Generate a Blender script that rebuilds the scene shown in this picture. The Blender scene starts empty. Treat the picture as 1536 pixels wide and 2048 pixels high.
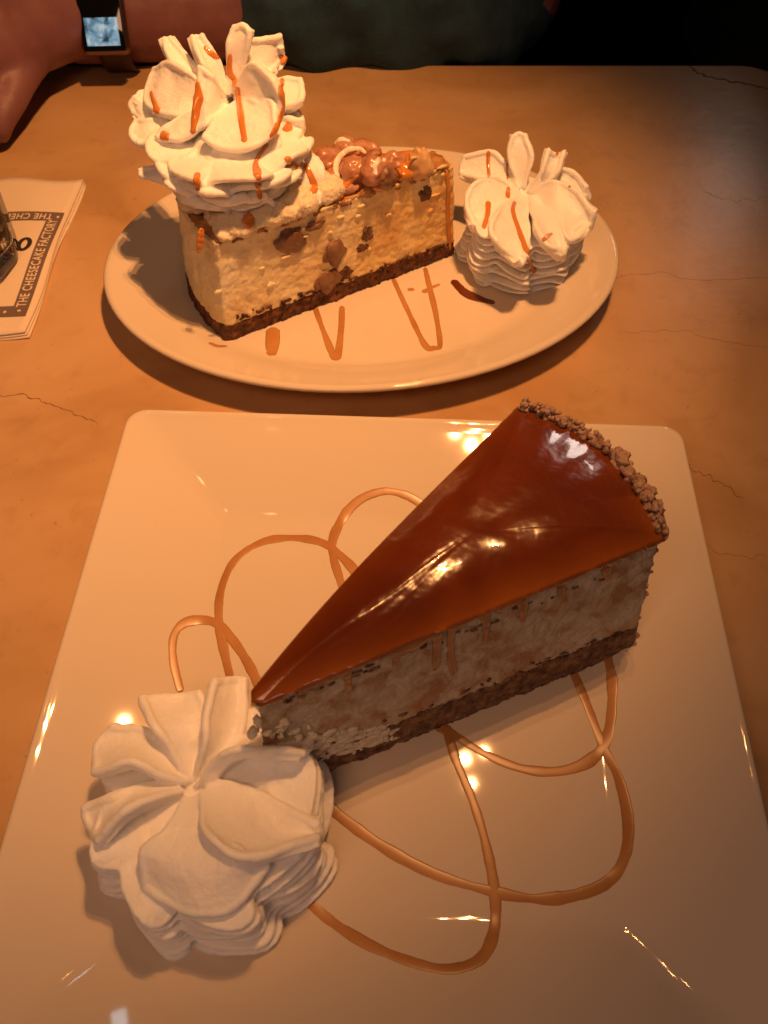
import bpy, bmesh, math, random
import numpy as np
from mathutils import Vector, Matrix, noise
from mathutils.bvhtree import BVHTree
random.seed(7)
SC = bpy.context.scene
COL = SC.collection
S = 0.01                      # everything below is written in centimetres

# ------------------------------------------------------------------ camera
FPX, CH, CP = 1600.0, 31.0, math.radians(55.5)
cam_d = bpy.data.cameras.new('camera')
cam = bpy.data.objects.new('camera', cam_d); COL.objects.link(cam)
cam.location = (0, 0, CH*S); cam.rotation_euler = (math.pi/2-CP, 0, 0)
cam_d.sensor_fit = 'VERTICAL'; cam_d.sensor_height = 24; cam_d.lens = 24*FPX/2048
cam_d.clip_start = 0.01; cam_d.clip_end = 50
cam_d.dof.use_dof = True; cam_d.dof.focus_distance = 0.36; cam_d.dof.aperture_fstop = 14
SC.camera = cam
# ------------------------------------------------------------------ world, view, lamps
w = bpy.data.worlds.new('World'); SC.world = w; w.use_nodes = True
w.node_tree.nodes['Background'].inputs[0].default_value = (0.50, 0.34, 0.28, 1)
w.node_tree.nodes['Background'].inputs[1].default_value = 0.03
SC.view_settings.view_transform = 'Standard'; SC.view_settings.look = 'None'
SC.view_settings.exposure = -0.62; SC.view_settings.gamma = 1
def lamp(kind, name, loc, target, energy, color, size=2.0, size_y=None, angle=None, blend=0.5, spread=None):
    d = bpy.data.lights.new(name, kind); d.energy = energy; d.color = color
    o = bpy.data.objects.new(name, d); COL.objects.link(o)
    o.location = Vector(loc)*S
    o.rotation_euler = (Vector(target)-Vector(loc)).to_track_quat('-Z', 'Y').to_euler()
    if kind == 'AREA':
        d.shape = 'RECTANGLE'; d.size = size*S; d.size_y = (size_y or size)*S
        if spread: d.spread = math.radians(spread)
    else: d.shadow_soft_size = size*S
    if kind == 'SPOT': d.spot_size = math.radians(angle); d.spot_blend = blend
    return o
for dx, dy, dz, e in ((0, 0, 0, 11), (2.6, 1.2, 1, 5.5), (-2.2, 1.6, -1, 7), (.8, -2.4, 2, 5.5)):    # a cluster of small bulbs
    lamp('SPOT', 'pendant_lamp', (10+dx, 31+dy, 70+dz), (-14, 37, 0), e*1.35, (1, .43, .14), size=.38, angle=67, blend=1.0)
lamp('SPOT', 'far_pendant_lamp', (-17, 35, 75), (-26, 33, 0), .55, (1, .42, .13), size=.6, angle=56, blend=1)
lamp('AREA', 'window_right', (84, 175, 78), (20, 50, 0), 1.5, (1, .80, .68), size=5, size_y=34)
lamp('AREA', 'front_ceiling_lamp', (-14, -12, 56), (-1, 12, 0), 1.15, (1, .50, .27), size=24, size_y=18)
lamp('AREA', 'front_fill_light', (24, -58, 30), (2, 14, 4), .36, (1, .70, .66), size=18, size_y=10)  # fill light added low on the camera side to lift the near cut face
lamp('AREA', 'window_back', (-36, 64, 95), (-9, 5, 0), .05, (.72, .92, 1), size=2.2, size_y=7)

# ------------------------------------------------------------------ helpers
def at(px, py, z=0.0):
    d = Vector(((px-768)/FPX, math.cos(CP)-(py-1024)/FPX*math.sin(CP), -math.sin(CP)-(py-1024)/FPX*math.cos(CP)))
    t = (z-CH)/d.z
    return Vector((0, 0, CH)) + d*t
def ray(px, py):
    return Vector(((px-768)/FPX, math.cos(CP)-(py-1024)/FPX*math.sin(CP), -math.sin(CP)-(py-1024)/FPX*math.cos(CP))).normalized()
def on_height(px, py, zf):
    z = 1.0
    for _ in range(12):
        p = at(px, py, z); z = zf(p.x, p.y)
    return at(px, py, z)
def smooth_path(pts, n):
    P = [Vector(p) for p in pts]
    P = [P[0]*2-P[1]] + P + [P[-1]*2-P[-2]]
    m = len(P)-3; out = []
    for i in range(n):
        t = i/(n-1)*m; k = min(int(t), m-1); t -= k
        a, b, c, d = P[k:k+4]
        out.append(0.5*((2*b)+(c-a)*t+(2*a-5*b+4*c-d)*t*t+(3*b-a-3*c+d)*t**3))
    return out
def nz(x, y, z, f=1.0, o=3): return noise.fractal(Vector((x*f, y*f, z*f)), 0.9, 2.0, o)

def props(o, label=None, cat=None, group=None, kind=None):
    if label: o['label'] = label
    if cat: o['category'] = cat
    if group: o['group'] = group
    if kind: o['kind'] = kind
    return o
def empty(name, loc, label, cat, group=None):
    o = bpy.data.objects.new(name, None); COL.objects.link(o)
    o.location = Vector(loc)*S; o.empty_display_size = 0.02
    return props(o, label, cat, group)
def put(name, me, mat, parent=None, smooth=True):
    """me is in centimetres, world space"""
    if parent is not None: me.transform(Matrix.Translation(-parent.location/S))
    me.transform(Matrix.Scale(S, 4))
    for p in me.polygons: p.use_smooth = smooth
    me.materials.clear()
    if mat: me.materials.append(mat)
    o = bpy.data.objects.new(name, me); COL.objects.link(o)
    if parent is not None: o.parent = parent
    me.name = name
    return o
def to_mesh(bm):
    bmesh.ops.recalc_face_normals(bm, faces=bm.faces)
    me = bpy.data.meshes.new('m'); bm.to_mesh(me); bm.free(); return me
def remesh(bm, voxel, iters=4, fac=0.5, disp=None, subd=0):
    """union of closed shells, melted together; disp(co, n) -> offset along the normal"""
    me = to_mesh(bm)
    o = bpy.data.objects.new('tmp', me); COL.objects.link(o)
    m = o.modifiers.new('r', 'REMESH'); m.mode = 'VOXEL'; m.voxel_size = voxel
    if iters:
        s = o.modifiers.new('s', 'SMOOTH'); s.factor = fac; s.iterations = iters
    dg = bpy.context.evaluated_depsgraph_get()
    r = bpy.data.meshes.new_from_object(o.evaluated_get(dg))
    bpy.data.objects.remove(o); bpy.data.meshes.remove(me)
    if disp:
        n = len(r.vertices); co = np.empty(n*3, np.float32); no = np.empty(n*3, np.float32)
        r.vertices.foreach_get('co', co); r.vertices.foreach_get('normal', no)
        co = co.reshape(-1, 3); no = no.reshape(-1, 3)
        d = np.array([disp(Vector(c), m_n) for c, m_n in zip(co, no)], np.float32)
        r.vertices.foreach_set('co', (co+no*d[:, None]).ravel()); r.update()
    return r
def bvh_of(me_list):
    vs, fs = [], []
    for me, off in me_list:
        b = len(vs); vs += [v.co+off for v in me.vertices]; fs += [[b+i for i in p.vertices] for p in me.polygons]
    return BVHTree.FromPolygons(vs, fs)

def add_grid(bm, P):
    """P[i][j] rows of points -> quads; returns verts"""
    V = [[bm.verts.new(p) for p in r] for r in P]
    for i in range(len(V)-1):
        for j in range(len(V[0])-1):
            bm.faces.new((V[i][j], V[i+1][j], V[i+1][j+1], V[i][j+1]))
    return V
def add_shell(bm, top, bot):
    """closed solid between two equally sized grids"""
    A = add_grid(bm, top); B = add_grid(bm, bot)
    n, m = len(A), len(A[0])
    for j in range(m-1):
        bm.faces.new((A[0][j], A[0][j+1], B[0][j+1], B[0][j])); bm.faces.new((A[n-1][j+1], A[n-1][j], B[n-1][j], B[n-1][j+1]))
    for i in range(n-1):
        bm.faces.new((A[i+1][0], A[i][0], B[i][0], B[i+1][0])); bm.faces.new((A[i][m-1], A[i+1][m-1], B[i+1][m-1], B[i][m-1]))
def add_ball(bm, c, r, rot=None, seg=14):
    r = (r, r, r) if not hasattr(r, '__len__') else r
    M = Matrix.Translation(Vector(c)) @ (rot or Matrix.Identity(4)) @ Matrix.Diagonal((*r, 1))
    bmesh.ops.create_uvsphere(bm, u_segments=seg, v_segments=max(6, seg//2+2), radius=1, matrix=M)
def add_box(bm, c, size, rot=None, bev=0, seg=2):
    M = Matrix.Translation(Vector(c)) @ (rot or Matrix.Identity(4)) @ Matrix.Diagonal((*size, 1))
    r = bmesh.ops.create_cube(bm, size=1, matrix=M)
    if bev:
        es = list({e for v in r['verts'] for e in v.link_edges})
        bmesh.ops.bevel(bm, geom=es, offset=bev, segments=seg, profile=0.5, affect='EDGES')
def add_tube(bm, pts, rad, seg=10, flat=1.0, nrm=None, caps=True):
    """round (or flattened) tube through pts, rad(i) a list"""
    rings = []; n = len(pts)
    for i, p in enumerate(pts):
        t = (pts[min(i+1, n-1)]-pts[max(i-1, 0)]).normalized()
        N = (nrm[i] if nrm else Vector((0, 0, 1)))
        sd = t.cross(N)
        if sd.length < 1e-4: sd = Vector((1, 0, 0))
        sd.normalize(); up = sd.cross(t).normalized()
        r = rad[i] if hasattr(rad, '__len__') else rad
        rings.append([bm.verts.new(p+sd*(r*math.cos(a))+up*(r*flat*math.sin(a))) for a in [2*math.pi*k/seg for k in range(seg)]])
    for a, b in zip(rings, rings[1:]):
        for k in range(seg): bm.faces.new((a[k], a[(k+1) % seg], b[(k+1) % seg], b[k]))
    if caps:
        bm.faces.new(rings[0][::-1]); bm.faces.new(rings[-1])
def bead(bm, pts, widths, nrm, flat=0.4, seg=12):
    """sauce bead: rounded ends, slightly uneven width"""
    n = len(pts); L = [0]
    for a, b in zip(pts, pts[1:]): L.append(L[-1]+(b-a).length)
    R = []
    for i in range(n):
        wv = widths[min(int(i/(n-1)*(len(widths)-1)), len(widths)-1)]; k = min(int(i/(n-1)*(len(widths)-1)), len(widths)-2) if len(widths) > 1 else 0
        if len(widths) > 1:
            f = i/(n-1)*(len(widths)-1)-k; wv = widths[k]*(1-f)+widths[k+1]*f
        wv *= 1+0.30*noise.noise(pts[i]*1.1)+0.08*noise.noise(pts[i]*4)
        d = min(L[i], L[-1]-L[i]); e = min(1, max(0.06, d/(wv*1.0)))
        R.append(wv*math.sqrt(1-(1-e)**2) if e < 1 else wv)
    add_tube(bm, pts, R, seg, flat, nrm)

# ------------------------------------------------------------------ materials
def mat(name, base, rough=0.5, **k):
    m = bpy.data.materials.new(name); m.use_nodes = True
    b = m.node_tree.nodes['Principled BSDF']
    b.inputs['Base Color'].default_value = (*base, 1); b.inputs['Roughness'].default_value = rough
    for n, v in k.items():
        b.inputs[n.replace('_', ' ')].default_value = v
    return m
def N(m, t, **k):
    n = m.node_tree.nodes.new(t)
    for a, v in k.items():
        if a in n.inputs: n.inputs[a].default_value = v
        else: setattr(n, a, v)
    return n
def lk(m, a, ao, b, bi): m.node_tree.links.new(a.outputs[ao], b.inputs[bi])
def noisy(m, cols, scale, detail=6, dist=0.0, lo=0.3, hi=0.7, slot='Base Color', stretch=None, kind='noise'):
    """object-space noise through a ramp into a slot"""
    tc = N(m, 'ShaderNodeTexCoord'); src = tc; so = 'Object'
    if stretch:
        mp = N(m, 'ShaderNodeMapping'); mp.inputs['Scale'].default_value = stretch; lk(m, tc, 'Object', mp, 'Vector'); src, so = mp, 'Vector'
    n = N(m, 'ShaderNodeTexNoise', Scale=scale, Detail=detail, Distortion=dist); lk(m, src, so, n, 'Vector')
    r = N(m, 'ShaderNodeValToRGB'); e = r.color_ramp.elements
    while len(e) < len(cols): e.new(0.5)
    for i, c in enumerate(cols):
        e[i].position = lo+(hi-lo)*i/(len(cols)-1); e[i].color = (*c, 1) if hasattr(c, '__len__') else (c, c, c, 1)
    lk(m, n, 'Fac', r, 'Fac')
    if slot: lk(m, r, 'Color', m.node_tree.nodes['Principled BSDF'], slot)
    return r
def bump(m, scale, dist, strength=1.0, detail=5, prev=None, kind='noise', stretch=None):
    tc = N(m, 'ShaderNodeTexCoord'); src, so = tc, 'Object'
    if stretch:
        mp = N(m, 'ShaderNodeMapping'); mp.inputs['Scale'].default_value = stretch; lk(m, tc, 'Object', mp, 'Vector'); src, so = mp, 'Vector'
    if kind == 'noise': n = N(m, 'ShaderNodeTexNoise', Scale=scale, Detail=detail); o = 'Fac'
    else: n = N(m, 'ShaderNodeTexVoronoi', Scale=scale); o = 'Distance'
    lk(m, src, so, n, 'Vector')
    b = N(m, 'ShaderNodeBump', Strength=strength, Distance=dist); lk(m, n, o, b, 'Height')
    if prev: lk(m, prev, 'Normal', b, 'Normal')
    lk(m, b, 'Normal', m.node_tree.nodes['Principled BSDF'], 'Normal'); return b
SSS = dict(Subsurface_Weight=0.35)
def sss(m, w_, rad, sc):
    b = m.node_tree.nodes['Principled BSDF']
    b.inputs['Subsurface Weight'].default_value = w_; b.inputs['Subsurface Radius'].default_value = rad; b.inputs['Subsurface Scale'].default_value = sc
M = {}
M['cream'] = mat('whipped_cream', (.96, .95, .93), 0.45); sss(M['cream'], .4, (1, .72, .35), .0035)
b0 = bump(M['cream'], 500, .0003, .35); b0 = bump(M['cream'], 90, .0008, .3, prev=b0); bump(M['cream'], 1500, .0003, .3, prev=b0)
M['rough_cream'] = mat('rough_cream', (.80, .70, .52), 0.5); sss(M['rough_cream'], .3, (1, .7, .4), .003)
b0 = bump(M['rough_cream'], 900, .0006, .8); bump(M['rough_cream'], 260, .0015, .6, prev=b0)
M['china'] = mat('ivory_china', (.72, .62, .51), 0.035)
bump(M['china'], 30, .0005, .03, 2)
M['caramel'] = mat('caramel_sauce', (.62, .23, .045), 0.12, Coat_Weight=.6, Coat_Roughness=.05); sss(M['caramel'], .35, (1, .35, .08), .0025)
M['drizzle'] = mat('thin_caramel', (.5, .2, .05), 0.3); noisy(M['drizzle'], [(.40, .17, .045), (.52, .25, .085)], 60)
M['glaze'] = mat('caramel_glaze', (.22, .045, .008), 0.22, Coat_Weight=.55, Coat_Roughness=.05)
noisy(M['glaze'], [(.095, .016, .004), (.155, .030, .006), (.088, .015, .004)], 14, 4, .6); 
ga = N(M['glaze'], 'ShaderNodeAttribute', attribute_name='thin'); gm = N(M['glaze'], 'ShaderNodeMix', data_type='RGBA')
gr = [n for n in M['glaze'].node_tree.nodes if n.type == 'VALTORGB'][0]
M['glaze'].node_tree.links.new(ga.outputs['Fac'], gm.inputs[0]); M['glaze'].node_tree.links.new(gr.outputs[0], gm.inputs[6]); gm.inputs[7].default_value = (.34, .10, .016, 1)
M['glaze'].node_tree.links.new(gm.outputs[2], M['glaze'].node_tree.nodes['Principled BSDF'].inputs['Base Color'])
sss(M['glaze'], .25, (1, .3, .06), .004)
b0 = bump(M['glaze'], 60, .003, .35, 3); bump(M['glaze'], 420, .0004, .10, 2, prev=b0)
M['run'] = mat('run_down_caramel', (.30, .10, .025), 0.25, Coat_Weight=.4); noisy(M['run'], [(.24, .075, .018), (.38, .16, .05)], 120)
M['filling'] = mat('grey_beige_filling', (.42, .33, .22), 0.55)
noisy(M['filling'], [(.40, .21, .10), (.48, .35, .22), (.54, .44, .31), (.60, .51, .38)], 85, 6, .8, .36, .60); sss(M['filling'], .15, (1, .6, .3), .002)
b0 = bump(M['filling'], 1100, .0005, .8); bump(M['filling'], 300, .0010, .5, prev=b0)
M['mousse'] = mat('caramel_pocket', (.36, .24, .13), 0.5); bump(M['mousse'], 400, .0008, .6)
noisy(M['mousse'], [(.31, .19, .10), (.42, .29, .17)], 150)
M['crust'] = mat('cookie_crust', (.13, .06, .028), 0.75)
noisy(M['crust'], [(.07, .030, .014), (.20, .10, .048), (.32, .18, .09)], 260, 8, 0, .32, .68); b0 = bump(M['crust'], 700, .0012, 1); bump(M['crust'], 260, .002, .6, prev=b0)
M['crust_dark'] = mat('chocolate_crust', (.07, .025, .012), 0.6)
noisy(M['crust_dark'], [(.05, .016, .008), (.14, .045, .018), (.25, .10, .04)], 280, 8, 0, .35, .7); b0 = bump(M['crust_dark'], 800, .0012, 1); bump(M['crust_dark'], 260, .002, .7, prev=b0)
M['crumb'] = mat('crumb', (.34, .20, .13), 0.8); noisy(M['crumb'], [(.30, .17, .12), (.50, .33, .24)], 300); bump(M['crumb'], 900, .0012, 1)
M['filling2'] = mat('white_chocolate_filling', (.7, .55, .3), 0.5)
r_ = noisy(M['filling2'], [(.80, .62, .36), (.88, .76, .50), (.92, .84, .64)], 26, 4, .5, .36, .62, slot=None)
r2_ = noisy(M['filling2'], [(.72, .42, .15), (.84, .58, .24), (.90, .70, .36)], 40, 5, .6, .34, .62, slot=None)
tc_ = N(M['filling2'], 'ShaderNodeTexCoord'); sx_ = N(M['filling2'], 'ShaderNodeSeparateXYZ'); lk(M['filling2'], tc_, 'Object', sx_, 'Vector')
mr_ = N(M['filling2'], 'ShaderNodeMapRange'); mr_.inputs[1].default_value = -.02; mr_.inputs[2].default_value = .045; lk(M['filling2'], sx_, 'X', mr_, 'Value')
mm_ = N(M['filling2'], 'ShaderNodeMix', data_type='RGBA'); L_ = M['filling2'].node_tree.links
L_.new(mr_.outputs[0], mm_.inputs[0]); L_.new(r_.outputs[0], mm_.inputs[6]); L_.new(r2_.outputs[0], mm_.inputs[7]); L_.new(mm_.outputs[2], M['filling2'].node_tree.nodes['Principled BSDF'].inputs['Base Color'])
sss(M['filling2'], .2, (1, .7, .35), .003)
b0 = bump(M['filling2'], 900, .0006, .5); b0 = bump(M['filling2'], 160, .0008, .25, prev=b0, stretch=(.5, .5, 1.6))
M['toast'] = mat('toasted_top', (.42, .20, .07), 0.6); noisy(M['toast'], [(.26, .09, .03), (.52, .28, .10)], 150); bump(M['toast'], 500, .001, .8)
M['nut'] = mat('roasted_nut', (.34, .18, .10), 0.4); noisy(M['nut'], [(.14, .06, .035), (.33, .18, .10)], 90); bump(M['nut'], 300, .0006, .5)
M['glazed_nut'] = mat('caramel_coated_nut', (.5, .25, .15), 0.28, Coat_Weight=.3); noisy(M['glazed_nut'], [(.38, .15, .075), (.58, .32, .20)], 90); sss(M['glazed_nut'], .3, (1, .4, .15), .002)
M['macadamia'] = mat('macadamia', (.62, .38, .18), 0.35); noisy(M['macadamia'], [(.52, .29, .12), (.70, .47, .25)], 60); bump(M['macadamia'], 200, .0006, .4); sss(M['macadamia'], .3, (1, .5, .2), .003)
M['icing'] = mat('white_icing', (.86, .78, .68), 0.35)
M['table'] = mat('tan_stone', (.4, .22, .1), 0.30)
r1 = noisy(M['table'], [(.46, .27, .125), (.55, .34, .17), (.62, .40, .22)], 9, 10, .8, .34, .66, slot=None)
r2 = noisy(M['table'], [(.62, .55, .48), (1, 1, 1)], 70, 8, .3, .30, .44, slot=None)
r3 = noisy(M['table'], [(.62, .5, .42), (1, 1, 1), (1, 1, 1), (1, 1, 1)], 240, 2, 0, .26, .34, slot=None)
mx = N(M['table'], 'ShaderNodeMix', data_type='RGBA', blend_type='MULTIPLY'); mx.inputs[0].default_value = .22
mx2 = N(M['table'], 'ShaderNodeMix', data_type='RGBA', blend_type='MULTIPLY'); mx2.inputs[0].default_value = .5
M['table'].node_tree.links.new(r1.outputs[0], mx.inputs[6]); M['table'].node_tree.links.new(r2.outputs[0], mx.inputs[7])
M['table'].node_tree.links.new(mx.outputs[2], mx2.inputs[6]); M['table'].node_tree.links.new(r3.outputs[0], mx2.inputs[7])
M['table'].node_tree.links.new(mx2.outputs[2], M['table'].node_tree.nodes['Principled BSDF'].inputs['Base Color'])
b0 = bump(M['table'], 90, .0006, .25); bump(M['table'], 12, .002, .12, prev=b0)
M['vein'] = mat('stone_vein', (.20, .09, .04), 0.6)
M['vein_pale'] = mat('pale_vein', (.30, .155, .07), 0.5)
M['napkin'] = mat('napkin_paper', (.78, .66, .54), 0.85); bump(M['napkin'], 900, .0004, .6)
M['ink'] = mat('grey_ink', (.17, .115, .10), 0.8)
M['black_ink'] = mat('black_ink', (.03, .02, .02), 0.7)
M['skin'] = mat('skin', (.24, .11, .12), 0.5); sss(M['skin'], .2, (1, .35, .2), .004); noisy(M['skin'], [(.17, .07, .085), (.24, .11, .125)], 40); bump(M['skin'], 400, .0005, .4)
M['sweater'] = mat('dark_teal_knit', (.012, .036, .05), 0.9); noisy(M['sweater'], [(.009, .034, .058), (.018, .058, .095)], 60); bump(M['sweater'], 700, .0008, .8)
M['gold'] = mat('rose_aluminium', (.22, .17, .17), 0.35, Metallic=1.0)
M['black'] = mat('black_glass', (.004, .004, .005), 0.05, Coat_Weight=1)
M['strap'] = mat('dark_red_band', (.035, .012, .014), 0.6)
M['dark'] = mat('dark_floor', (.008, .006, .005), 0.7)
M['booth'] = mat('dark_vinyl', (.010, .006, .005), 0.5); bump(M['booth'], 200, .001, .3)
M['panel'] = mat('dark_grey_panel', (.05, .065, .07), 0.6)
M['edge'] = mat('table_edge', (.36, .22, .12), 0.4)
g = bpy.data.materials.new('clear_glass'); g.use_nodes = True; M['glass'] = g
gb = g.node_tree.nodes['Principled BSDF']; gb.inputs['Transmission Weight'].default_value = 1; gb.inputs['Roughness'].default_value = .02; gb.inputs['IOR'].default_value = 1.48; gb.inputs['Base Color'].default_value = (.93, .93, .93, 1)
# lit watch face: blue white glow with dark shapes, screen gives off light
sm = bpy.data.materials.new('lit_watch_screen'); sm.use_nodes = True; M['screen'] = sm
sb = sm.node_tree.nodes['Principled BSDF']; sb.inputs['Base Color'].default_value = (.01, .01, .012, 1); sb.inputs['Roughness'].default_value = .1
M['glow'] = mat('screen_light', (.02, .02, .02), .2); gb2 = M['glow'].node_tree.nodes['Principled BSDF']
rr = noisy(M['glow'], [(.02, .06, .10), (.25, .5, .68), (.8, .95, 1)], 130, 2, .5, .35, .62, slot=None); lk(M['glow'], rr, 'Color', gb2, 'Emission Color'); gb2.inputs['Emission Strength'].default_value = .8

# ------------------------------------------------------------------ setting: floor, bench, table
bm = bmesh.new(); add_box(bm, (0, 80, -76), (600, 600, 2)); props(put('floor', to_mesh(bm), M['dark'], smooth=False), 'dark restaurant floor', kind='structure')
t = empty('booth_bench', (0, 118, -75), 'near black booth bench in the gloom beyond the far table edge', 'bench')
bm = bmesh.new(); add_box(bm, (0, 112, -52), (230, 50, 44), bev=3, seg=3); put('seat', to_mesh(bm), M['booth'], t)
bm = bmesh.new(); add_box(bm, (0, 146, -8), (230, 14, 132), bev=3, seg=3); put('backrest', to_mesh(bm), M['booth'], t)
bm = bmesh.new(); add_box(bm, (62, 104, -20), (30, 62, 106), bev=1.2)
props(put('booth_divider', to_mesh(bm), M['panel'], smooth=False), 'dark grey booth side panel at the far right corner of the table', 'panel')
tb = empty('table', (0, 28, -75), 'tan stone table top with fine brown cracks under both plates', 'table')
bm = bmesh.new()
x0, x1, y0, y1, R_ = -64, 30.2, -9, 62.9, 3.2
def round_rect(x0, x1, y0, y1, r, n=8):
    out = []
    for cx, cy, a0 in ((x1-r, y1-r, 0), (x0+r, y1-r, 90), (x0+r, y0+r, 180), (x1-r, y0+r, 270)):
        for k in range(n+1):
            a = math.radians(a0+90*k/n); out.append((cx+r*math.cos(a), cy+r*math.sin(a)))
    return out
prof = [(0.35, 0.0), (0.1, -.1), (0, -.35), (0, -2.6), (.2, -2.8)]
rings = []
for ins, z in prof:
    rings.append([bm.verts.new((x, y, z)) for x, y in round_rect(x0+ins, x1-ins, y0+ins, y1-ins, R_-ins)])
bm.faces.new(rings[0]); bm.faces.new(rings[-1][::-1])
for a, b in zip(rings, rings[1:]):
    for k in range(len(a)): bm.faces.new((a[k-1], a[k], b[k], b[k-1]))
put('table_top', to_mesh(bm), M['table'], tb, smooth=False)
bm = bmesh.new(); add_box(bm, (-10, 28, -39), (12, 12, 72), bev=.8); add_box(bm, (-10, 28, -74), (50, 50, 2), bev=.5); put('pedestal', to_mesh(bm), M['booth'], tb)
def vein(pts, wd, m, seed):
    P = [at(*p) for p in pts]; P = smooth_path(P, 60); bm = bmesh.new(); rows = []
    for i, p in enumerate(P):
        t_ = (P[min(i+1, 59)]-P[max(i-1, 0)]).normalized(); sd = Vector((-t_.y, t_.x, 0))
        q = p+sd*(.38*noise.noise(Vector((i*.16, seed, 0)))+.12*noise.noise(Vector((i*.6, seed, 4))))
        hw = wd*(.35+.8*abs(noise.noise(Vector((i*.23, seed, 9)))))*min(1, i/6, (59-i)/6+.05)
        rows.append([Vector((q.x-sd.x*hw, q.y-sd.y*hw, .006)), Vector((q.x+sd.x*hw, q.y+sd.y*hw, .006))])
    add_grid(bm, rows); put('vein', to_mesh(bm), m, tb, smooth=False)
vein([(-40, 785), (60, 795), (130, 820), (205, 850)], .045, M['vein'], 1)
vein([(1345, 915), (1400, 945), (1440, 965), (1490, 1000)], .055, M['vein'], 2)
vein([(1375, 132), (1420, 155), (1480, 165), (1550, 182)], .22, M['vein'], 3)
vein([(1090, 555), (1200, 560), (1300, 545), (1400, 560), (1560, 555)], .026, M['vein_pale'], 4)
vein([(1230, 670), (1330, 660), (1440, 680), (1560, 700)], .026, M['vein_pale'], 5)
vein([(170, 430), (210, 428), (250, 440)], .03, M['vein_pale'], 6)
vein([(1400, 380), (1460, 400), (1545, 395)], .026, M['vein_pale'], 7)
vein([(1290, 1050), (1420, 1100), (1550, 1120)], .026, M['vein_pale'], 8)

# ------------------------------------------------------------------ plates
SQC, SQR = Vector((.35, 12.1, 0)), math.radians(-2.4)
SQF = 0.9
def sq_profile(d):       # height of the upper face at max-norm distance d
    if d < 7.7: return SQF
    if d < 8.4: return SQF+.10*((d-7.7)/.7)**2
    if d < 12.6: t_ = (d-8.4)/4.2; return SQF+.10+1.25*t_
    return SQF+1.35+.12*min(1, (d-12.6)/.3)
def sq_z(x, y):
    dx, dy = x-SQC.x, y-SQC.y; c, s = math.cos(-SQR), math.sin(-SQR)
    return sq_profile(max(abs(dx*c-dy*s), abs(dx*s+dy*c)))
def square_ring(h, r, z, n=10, m=14):
    pts = []
    for q in range(4):
        a0 = q*math.pi/2; cx, cy = h-r, h-r
        loc = [(h, -(h-r)+2*(h-r)*k/m) for k in range(m)]
        loc += [(cx+r*math.cos(a), cy+r*math.sin(a)) for a in [math.pi/2*k/n for k in range(n)]]
        c, s = math.cos(a0), math.sin(a0)
        pts += [(x*c-y*s, x*s+y*c) for x, y in loc]
    c, s = math.cos(SQR), math.sin(SQR)
    return [Vector((SQC.x+x*c-y*s, SQC.y+x*s+y*c, z)) for x, y in pts]
def loft(rings, cap0=True, cap1=True):
    bm = bmesh.new(); V = [[bm.verts.new(p) for p in r] for r in rings]
    for a, b in zip(V, V[1:]):
        for k in range(len(a)): bm.faces.new((a[k-1], a[k], b[k], b[k-1]))
    if cap0: bm.faces.new(V[0])
    if cap1: bm.faces.new(V[-1][::-1])
    return bm
rg = []
for d in (1, 4, 7, 7.7, 7.9, 8.1, 8.25, 8.4, 8.6, 9.5, 10.5, 11.5, 12.3, 12.6, 12.75, 12.9): rg.append(square_ring(d, max(.35, .5+.5*(d-8)/5), sq_profile(d)))
for d, z in ((13.0, 2.36), (13.06, 2.28), (13.0, 2.17), (12.85, 2.08), (12.3, 1.9), (9.0, .62), (8.6, .5), (8.4, .02), (8.0, .0), (7.8, .4)): rg.append(square_ring(d, max(.5, .9-(13-d)*.05), z))
sp = props(put('square_plate', to_mesh(loft(rg)), M['china']), 'square ivory china plate with flat sloping rim under the caramel glazed slice', 'plate')

# oval plate
OC, OA, OB, OR = Vector((-1.15, 37.75, 0)), 14.4, 10.5, math.radians(5.5)
def ov_profile(d):       # d = normalised ellipse radius
    if d < .70: return .85
    if d < .78: return .85+.28*((d-.70)/.08)**1.5
    return 1.13+.92*((d-.78)/.20)**.9 if d < .98 else 2.05
def ov_d(x, y):
    dx, dy = x-OC.x, y-OC.y; c, s = math.cos(-OR), math.sin(-OR)
    return math.hypot((dx*c-dy*s)/OA, (dx*s+dy*c)/OB)
def ov_z(x, y): return ov_profile(ov_d(x, y))
def oval_ring(d, z, n=96, add=0):
    c, s = math.cos(OR), math.sin(OR); out = []
    for k in range(n):
        a = 2*math.pi*k/n; x, y = (OA*d+add)*math.cos(a), (OB*d+add)*math.sin(a)
        out.append(Vector((OC.x+x*c-y*s, OC.y+x*s+y*c, z)))
    return out
rg = [oval_ring(d, ov_profile(d)) for d in (.05, .3, .6, .70, .72, .74, .76, .78, .8, .84, .88, .92, .95)]
rg += [oval_ring(.97, 2.02), oval_ring(.985, 2.10), oval_ring(1, 2.08), oval_ring(1, 1.98, add=.10), oval_ring(1, 1.84, add=.06), oval_ring(1, 1.72, add=-.12), oval_ring(.8, .75), oval_ring(.7, .4), oval_ring(.66, .02), oval_ring(.62, .02), oval_ring(.6, .4)]
op = props(put('oval_plate', to_mesh(loft(rg)), M['china']), 'oval ivory china plate behind the square plate, carrying the tall topped cake slice', 'plate')

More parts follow.
